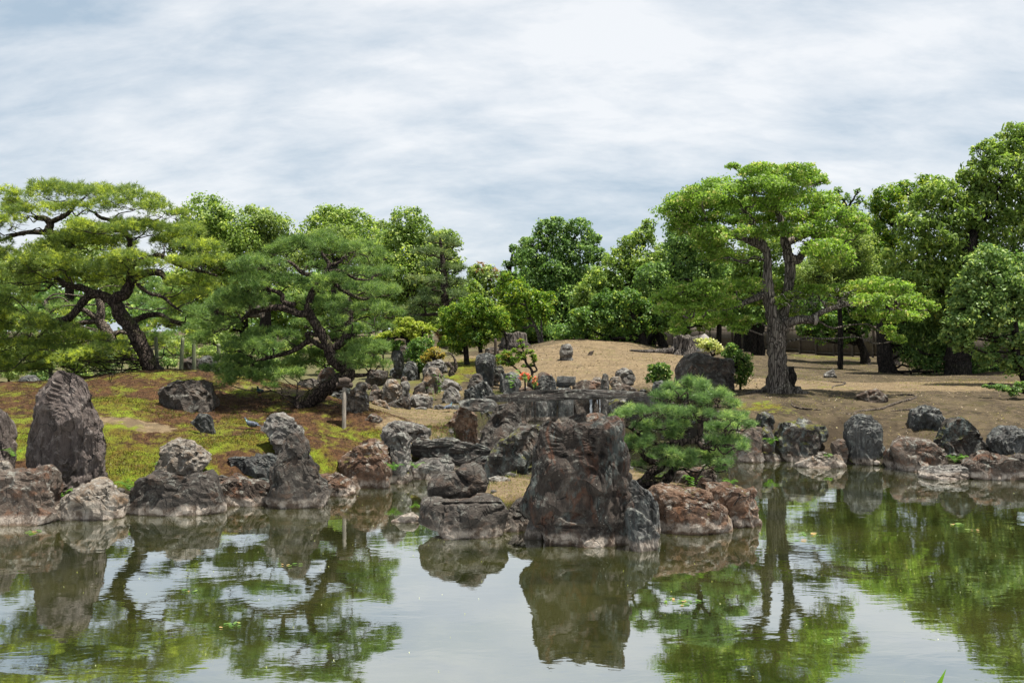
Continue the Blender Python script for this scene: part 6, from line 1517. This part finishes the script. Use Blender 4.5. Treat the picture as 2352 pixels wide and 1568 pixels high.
fern('wispy yellow weeds between the garden stones', 1010, 905, 12, .35, 28.3, seed=14, up=2.2, narrow=.06)
fern('small weed beside the rounded lichen-white stone', 998, 928, 8, .3, 27.2, seed=15, up=2.0, narrow=.08)

def floating(label, px, py, n, rad, L=.06, mat='lily'):
    b = hit(px, py); b[2] = .006
    r = np.random.default_rng(int(px))
    root = empty('floating_leaves', b, label=label, cat='water plant', group='leaf clusters floating on the pond')
    for i in range(n):
        a_ = r.uniform(0, 2 * math.pi); q = math.sqrt(r.random()) * rad
        c = np.array((math.cos(a_) * q, math.sin(a_) * q * .8, r.uniform(.002, .008)))
        h_ = r.uniform(0, 2 * math.pi); l = L * r.uniform(.7, 1.3)
        u = np.array((math.cos(h_), math.sin(h_), r.uniform(-.05, .12))); v = np.array((-math.sin(h_), math.cos(h_), r.uniform(0, .1)))
        V = np.array([c - u * l, c - u * l * .4 + v * l * .45, c + u * l * .5 + v * l * .4, c + u * l, c + u * l * .5 - v * l * .4, c - u * l * .4 - v * l * .45])
        obj('leaf', np_mesh('leaf', V, [[0, 1, 4, 5], [1, 2, 3, 4]], LM[mat], [r.random()] * 2), root)
floating('fresh green leaves floating before the square brown block', 122, 1189, 8, .13, .05)
floating('yellow green leaf cluster at the far left of the water', 75, 1222, 7, .12, .05)
floating('largest raft of floating leaves, in the right part of the pond', 1566, 1383, 22, .20, .035)
floating('green floating leaves right of the island', 1860, 1227, 8, .13, .045)
floating('tiny floating leaf row below those right of the island', 1838, 1242, 4, .08, .04)
floating('faint floating leaves in the right middle of the pond', 2195, 1205, 7, .12, .045)
floating('few floating leaves right of the faint ones', 2238, 1218, 5, .1, .04)
floating('brownish leaf raft in the lower left of the pond', 535, 1440, 10, .13, .03)
floating('small leaves in the lower middle left water', 435, 1358, 6, .12, .03)
floating('pinkish leaves near the bottom right', 1915, 1473, 7, .10, .03)
floating('short leaf row below the mossy shore reflection', 670, 1300, 5, .14, .03)

# fallen specks on the water
r_ = np.random.default_rng(21)
n = 420
x = r_.uniform(-9, 11, n); y = r_.uniform(7.5, 20, n)
ok = (sdist(x, y, POND) > .05) & (sdist(x, y, ISLE) < -.05) & ((vnoise(np.c_[x * .5, y * .5, x * 0]) > -.2) | (x > 2))
x, y = x[ok], y[ok]; n = len(x)
C_ = np.c_[x, y, np.full(n, .006)]
V, F = leaves(C_, np.tile((0, 0, 1.), (n, 1)) + r_.normal(size=(n, 3)) * .05, .016, .7, r_, 0)
obj('fallen_petals', np_mesh('fallen_petals', V, F, LM['white'], r_.random(n)), kind='stuff', label='tiny pale petals and specks floating all over the pond', cat='petals')
# leaf litter on the bare ground
n = 15000
u = r_.uniform(-.1, .62, n); y = 20 + r_.random(n) ** 1.3 * 32; x = u * y
keep = (sdist(x, y, POND) < -.3) & ((x > 3) | (y > 30))
x, y = x[keep], y[keep]; z = ground(x, y) + .008; n = len(x)
V, F = leaves(np.c_[x, y, z], np.tile((0, 0, 1.), (n, 1)) + r_.normal(size=(n, 3)) * .35, .045, .6, r_, 0)
LM['litter'] = leaf_mat('dry_leaf_litter', (.13, .085, .05), (.32, .25, .16), (.4, .34, .10), .08, .2)
n2_ = 3500
u = r_.uniform(-.1, .3, n2_); y_ = 28 + r_.random(n2_) * 20; x_ = u * y_
kp = patch(x_, y_, DRY) > .4; x_, y_ = x_[kp], y_[kp]; n2_ = len(x_)
V2, F2 = leaves(np.c_[x_, y_, ground(x_, y_) + .012], np.tile((0, 0, 1.), (n2_, 1)) + r_.normal(size=(n2_, 3)) * .6, .075, .5, r_, 0)
LM['clods'] = leaf_mat('dark_twigs', (.05, .036, .022), (.12, .09, .055), (.30, .24, .16), .15, .1)
obj('dead_leaves', np_mesh('dead_leaves', V2, F2, LM['clods'], r_.random(n2_)), kind='stuff', label='dark dead leaves and bark bits on the tan slope', cat='leaf litter')
obj('leaf_litter', np_mesh('leaf_litter', V, F, LM['litter'], r_.random(n)), kind='stuff', label='dry fallen leaves scattered over the bare ground', cat='leaf litter')
# moss pile on the mound, grass on island and lawn
def blades(name, label, cat, n, area, L, mat, filt, seed, wid=.16):
    r = np.random.default_rng(seed)
    x = r.uniform(area[0], area[1], n); y = r.uniform(area[2], area[3], n)
    k = filt(x, y); x, y = x[k], y[k]; n = len(x)
    z = ground(x, y)
    b = np.c_[x, y, z - .005]
    D = unit(np.c_[r.normal(size=(n, 2)) * .5, np.ones(n)]); l = (L * r.uniform(.5, 1.2, n))[:, None]
    S = unit(np.cross(D, r.normal(size=(n, 3))))
    V = np.stack([b - S * l * wid, b + S * l * wid, b + D * l], 1).reshape(-1, 3)
    obj(name, np_mesh(name, V, np.arange(len(V)).reshape(-1, 3), LM[mat], r.random(n)), kind='stuff', label=label, cat=cat)
LM['mosspile'] = leaf_mat('moss_shoots', (.045, .045, .008), (.20, .26, .02), (.12, .055, .02), .28, .25)
LM['drygrass'] = leaf_mat('dry_grass', (.17, .14, .05), (.36, .30, .12), (.20, .28, .04), .2, .25)
LM['redmoss'] = leaf_mat('fallen_needles', (.022, .012, .006), (.090, .044, .022), (.14, .15, .02), .12, .2)
on_land = lambda x, y: (sdist(x, y, POND) < -.12)
def moss_f(x, y): return on_land(x, y) & (patch(x, y, GREEN) + .45 * fbm(np.c_[x, y, x * 0] * 1.3, 2) > .55) & (x < 0)
blades('moss', 'yellow green moss covering the left bank', 'moss', 130000, (-10, -1, 14.8, 22), .040, 'mosspile', moss_f, 31, .18)
blades('fallen_needles', 'reddish brown pine needles over the left mound', 'pine needles', 110000, (-12, -.8, 15, 25.5), .032, 'redmoss', lambda x, y: on_land(x, y) & (patch(x, y, GREEN) + .45 * fbm(np.c_[x, y, x * 0] * 1.3, 2) < .6) & (patch(x, y, DRY) < .5), 32, .18)
blades('dry_grass', 'short dry grass on the island', 'grass', 22000, (-1.2, 3.6, 13.4, 19.5), .045, 'drygrass', lambda x, y: (sdist(x, y, ISLE) > .1), 33, .10)
blades('lawn_grass', 'thin dry grass on the tan lawn in the middle', 'grass', 60000, (-4, 1, 17, 30), .028, 'drygrass', lambda x, y: on_land(x, y) & (patch(x, y, DRY) > .45), 34, .2)
# blade of a waterside plant at the near bank
nb = np.array((2.18, 4.75, gz(2.18, 4.75)))
pl = empty('sedge_plant', nb, label='bright green blade tip poking up at the bottom edge', cat='sedge')
tipw = P(2173, 1536, 4.6) - nb
for i, (e_, w_) in enumerate([(tipw, .026), (tipw * np.array((-.6, 1, .75)), .012), (tipw * .55 + np.array((.1, -.1, 0)), .012)]):
    pts = np.array([(0, 0, 0), e_ * np.array((.2, .3, .45)), e_ * np.array((.55, .6, .8)), e_])
    S = np.array((.9, -.3, 0)) * w_
    ww = [1, .9, .6, .05]
    V = np.concatenate([[p_ - S * k_, p_ + S * k_ + (0, 0, .002)] for p_, k_ in zip(pts, ww)])
    obj('blade', np_mesh('blade', V, [[0, 1, 3, 2], [2, 3, 5, 4], [4, 5, 7, 6]], LM['fern'], [.9, .9, 1.]), pl)

# pebbles and weeds gathered along the shores
r_ = np.random.default_rng(61)
PB, o_ = [], 0
V0, F0 = ico(1)
shore = []
for poly in (POND[7:-2], ISLE + ISLE[:1]):
    for (ax, ay), (bx, by) in zip(poly[:-1], poly[1:]):
        L_ = math.hypot(bx - ax, by - ay)
        for _ in range(int(L_ * 26)):
            t_ = r_.random(); shore.append((ax + (bx - ax) * t_ + r_.normal() * .22, ay + (by - ay) * t_ + r_.normal() * .22))
shore = np.array(shore); zz = ground(shore[:, 0], shore[:, 1])
for (x, y), z in zip(shore, zz):
    if z < -.03 or len(PB) > 620: continue
    s_ = r_.uniform(.025, .10) * (1.6 if r_.random() < .15 else 1)
    V = V0 * np.array((s_ * r_.uniform(.8, 1.4), s_ * r_.uniform(.7, 1.2), s_ * r_.uniform(.5, .8)))
    V = V * (1 + .18 * fbm(V0 * 1.3 + x * 7, 2))[:, None] + (x, y, z + s_ * .15)
    PB.append((V, F0))
V, F = join(PB)
obj('pebbles', np_mesh('pebbles', V, F, M['grey']), kind='stuff', label='small stones and gravel gathered along the waterline', cat='pebbles')
LM['weeds'] = leaf_mat('shore_weeds', (.05, .075, .015), (.14, .20, .03), (.26, .22, .09), .2, .3)
def weed_f(x, y):
    d_ = sdist(x, y, POND); di = sdist(x, y, ISLE)
    near = ((d_ < -.1) & (d_ > -.9)) | ((di > .1) & (di < .5))
    return near & (fbm(np.c_[x, y, x * 0] * 1.9 + 40, 3) > .12)
blades('shore_weeds', 'green weeds and grass tufts growing between the shore stones', 'weeds', 260000, (-9, 13, 13, 32), .085, 'weeds', weed_f, 71, .075)
blades('slope_grass', 'sparse dry grass tufts on the tan slope and right bank', 'grass', 60000, (0, 20, 19, 46), .06, 'drygrass', lambda x, y: on_land(x, y) & (fbm(np.c_[x, y, x * 0] * .8 + 11, 3) > .45), 73, .12)
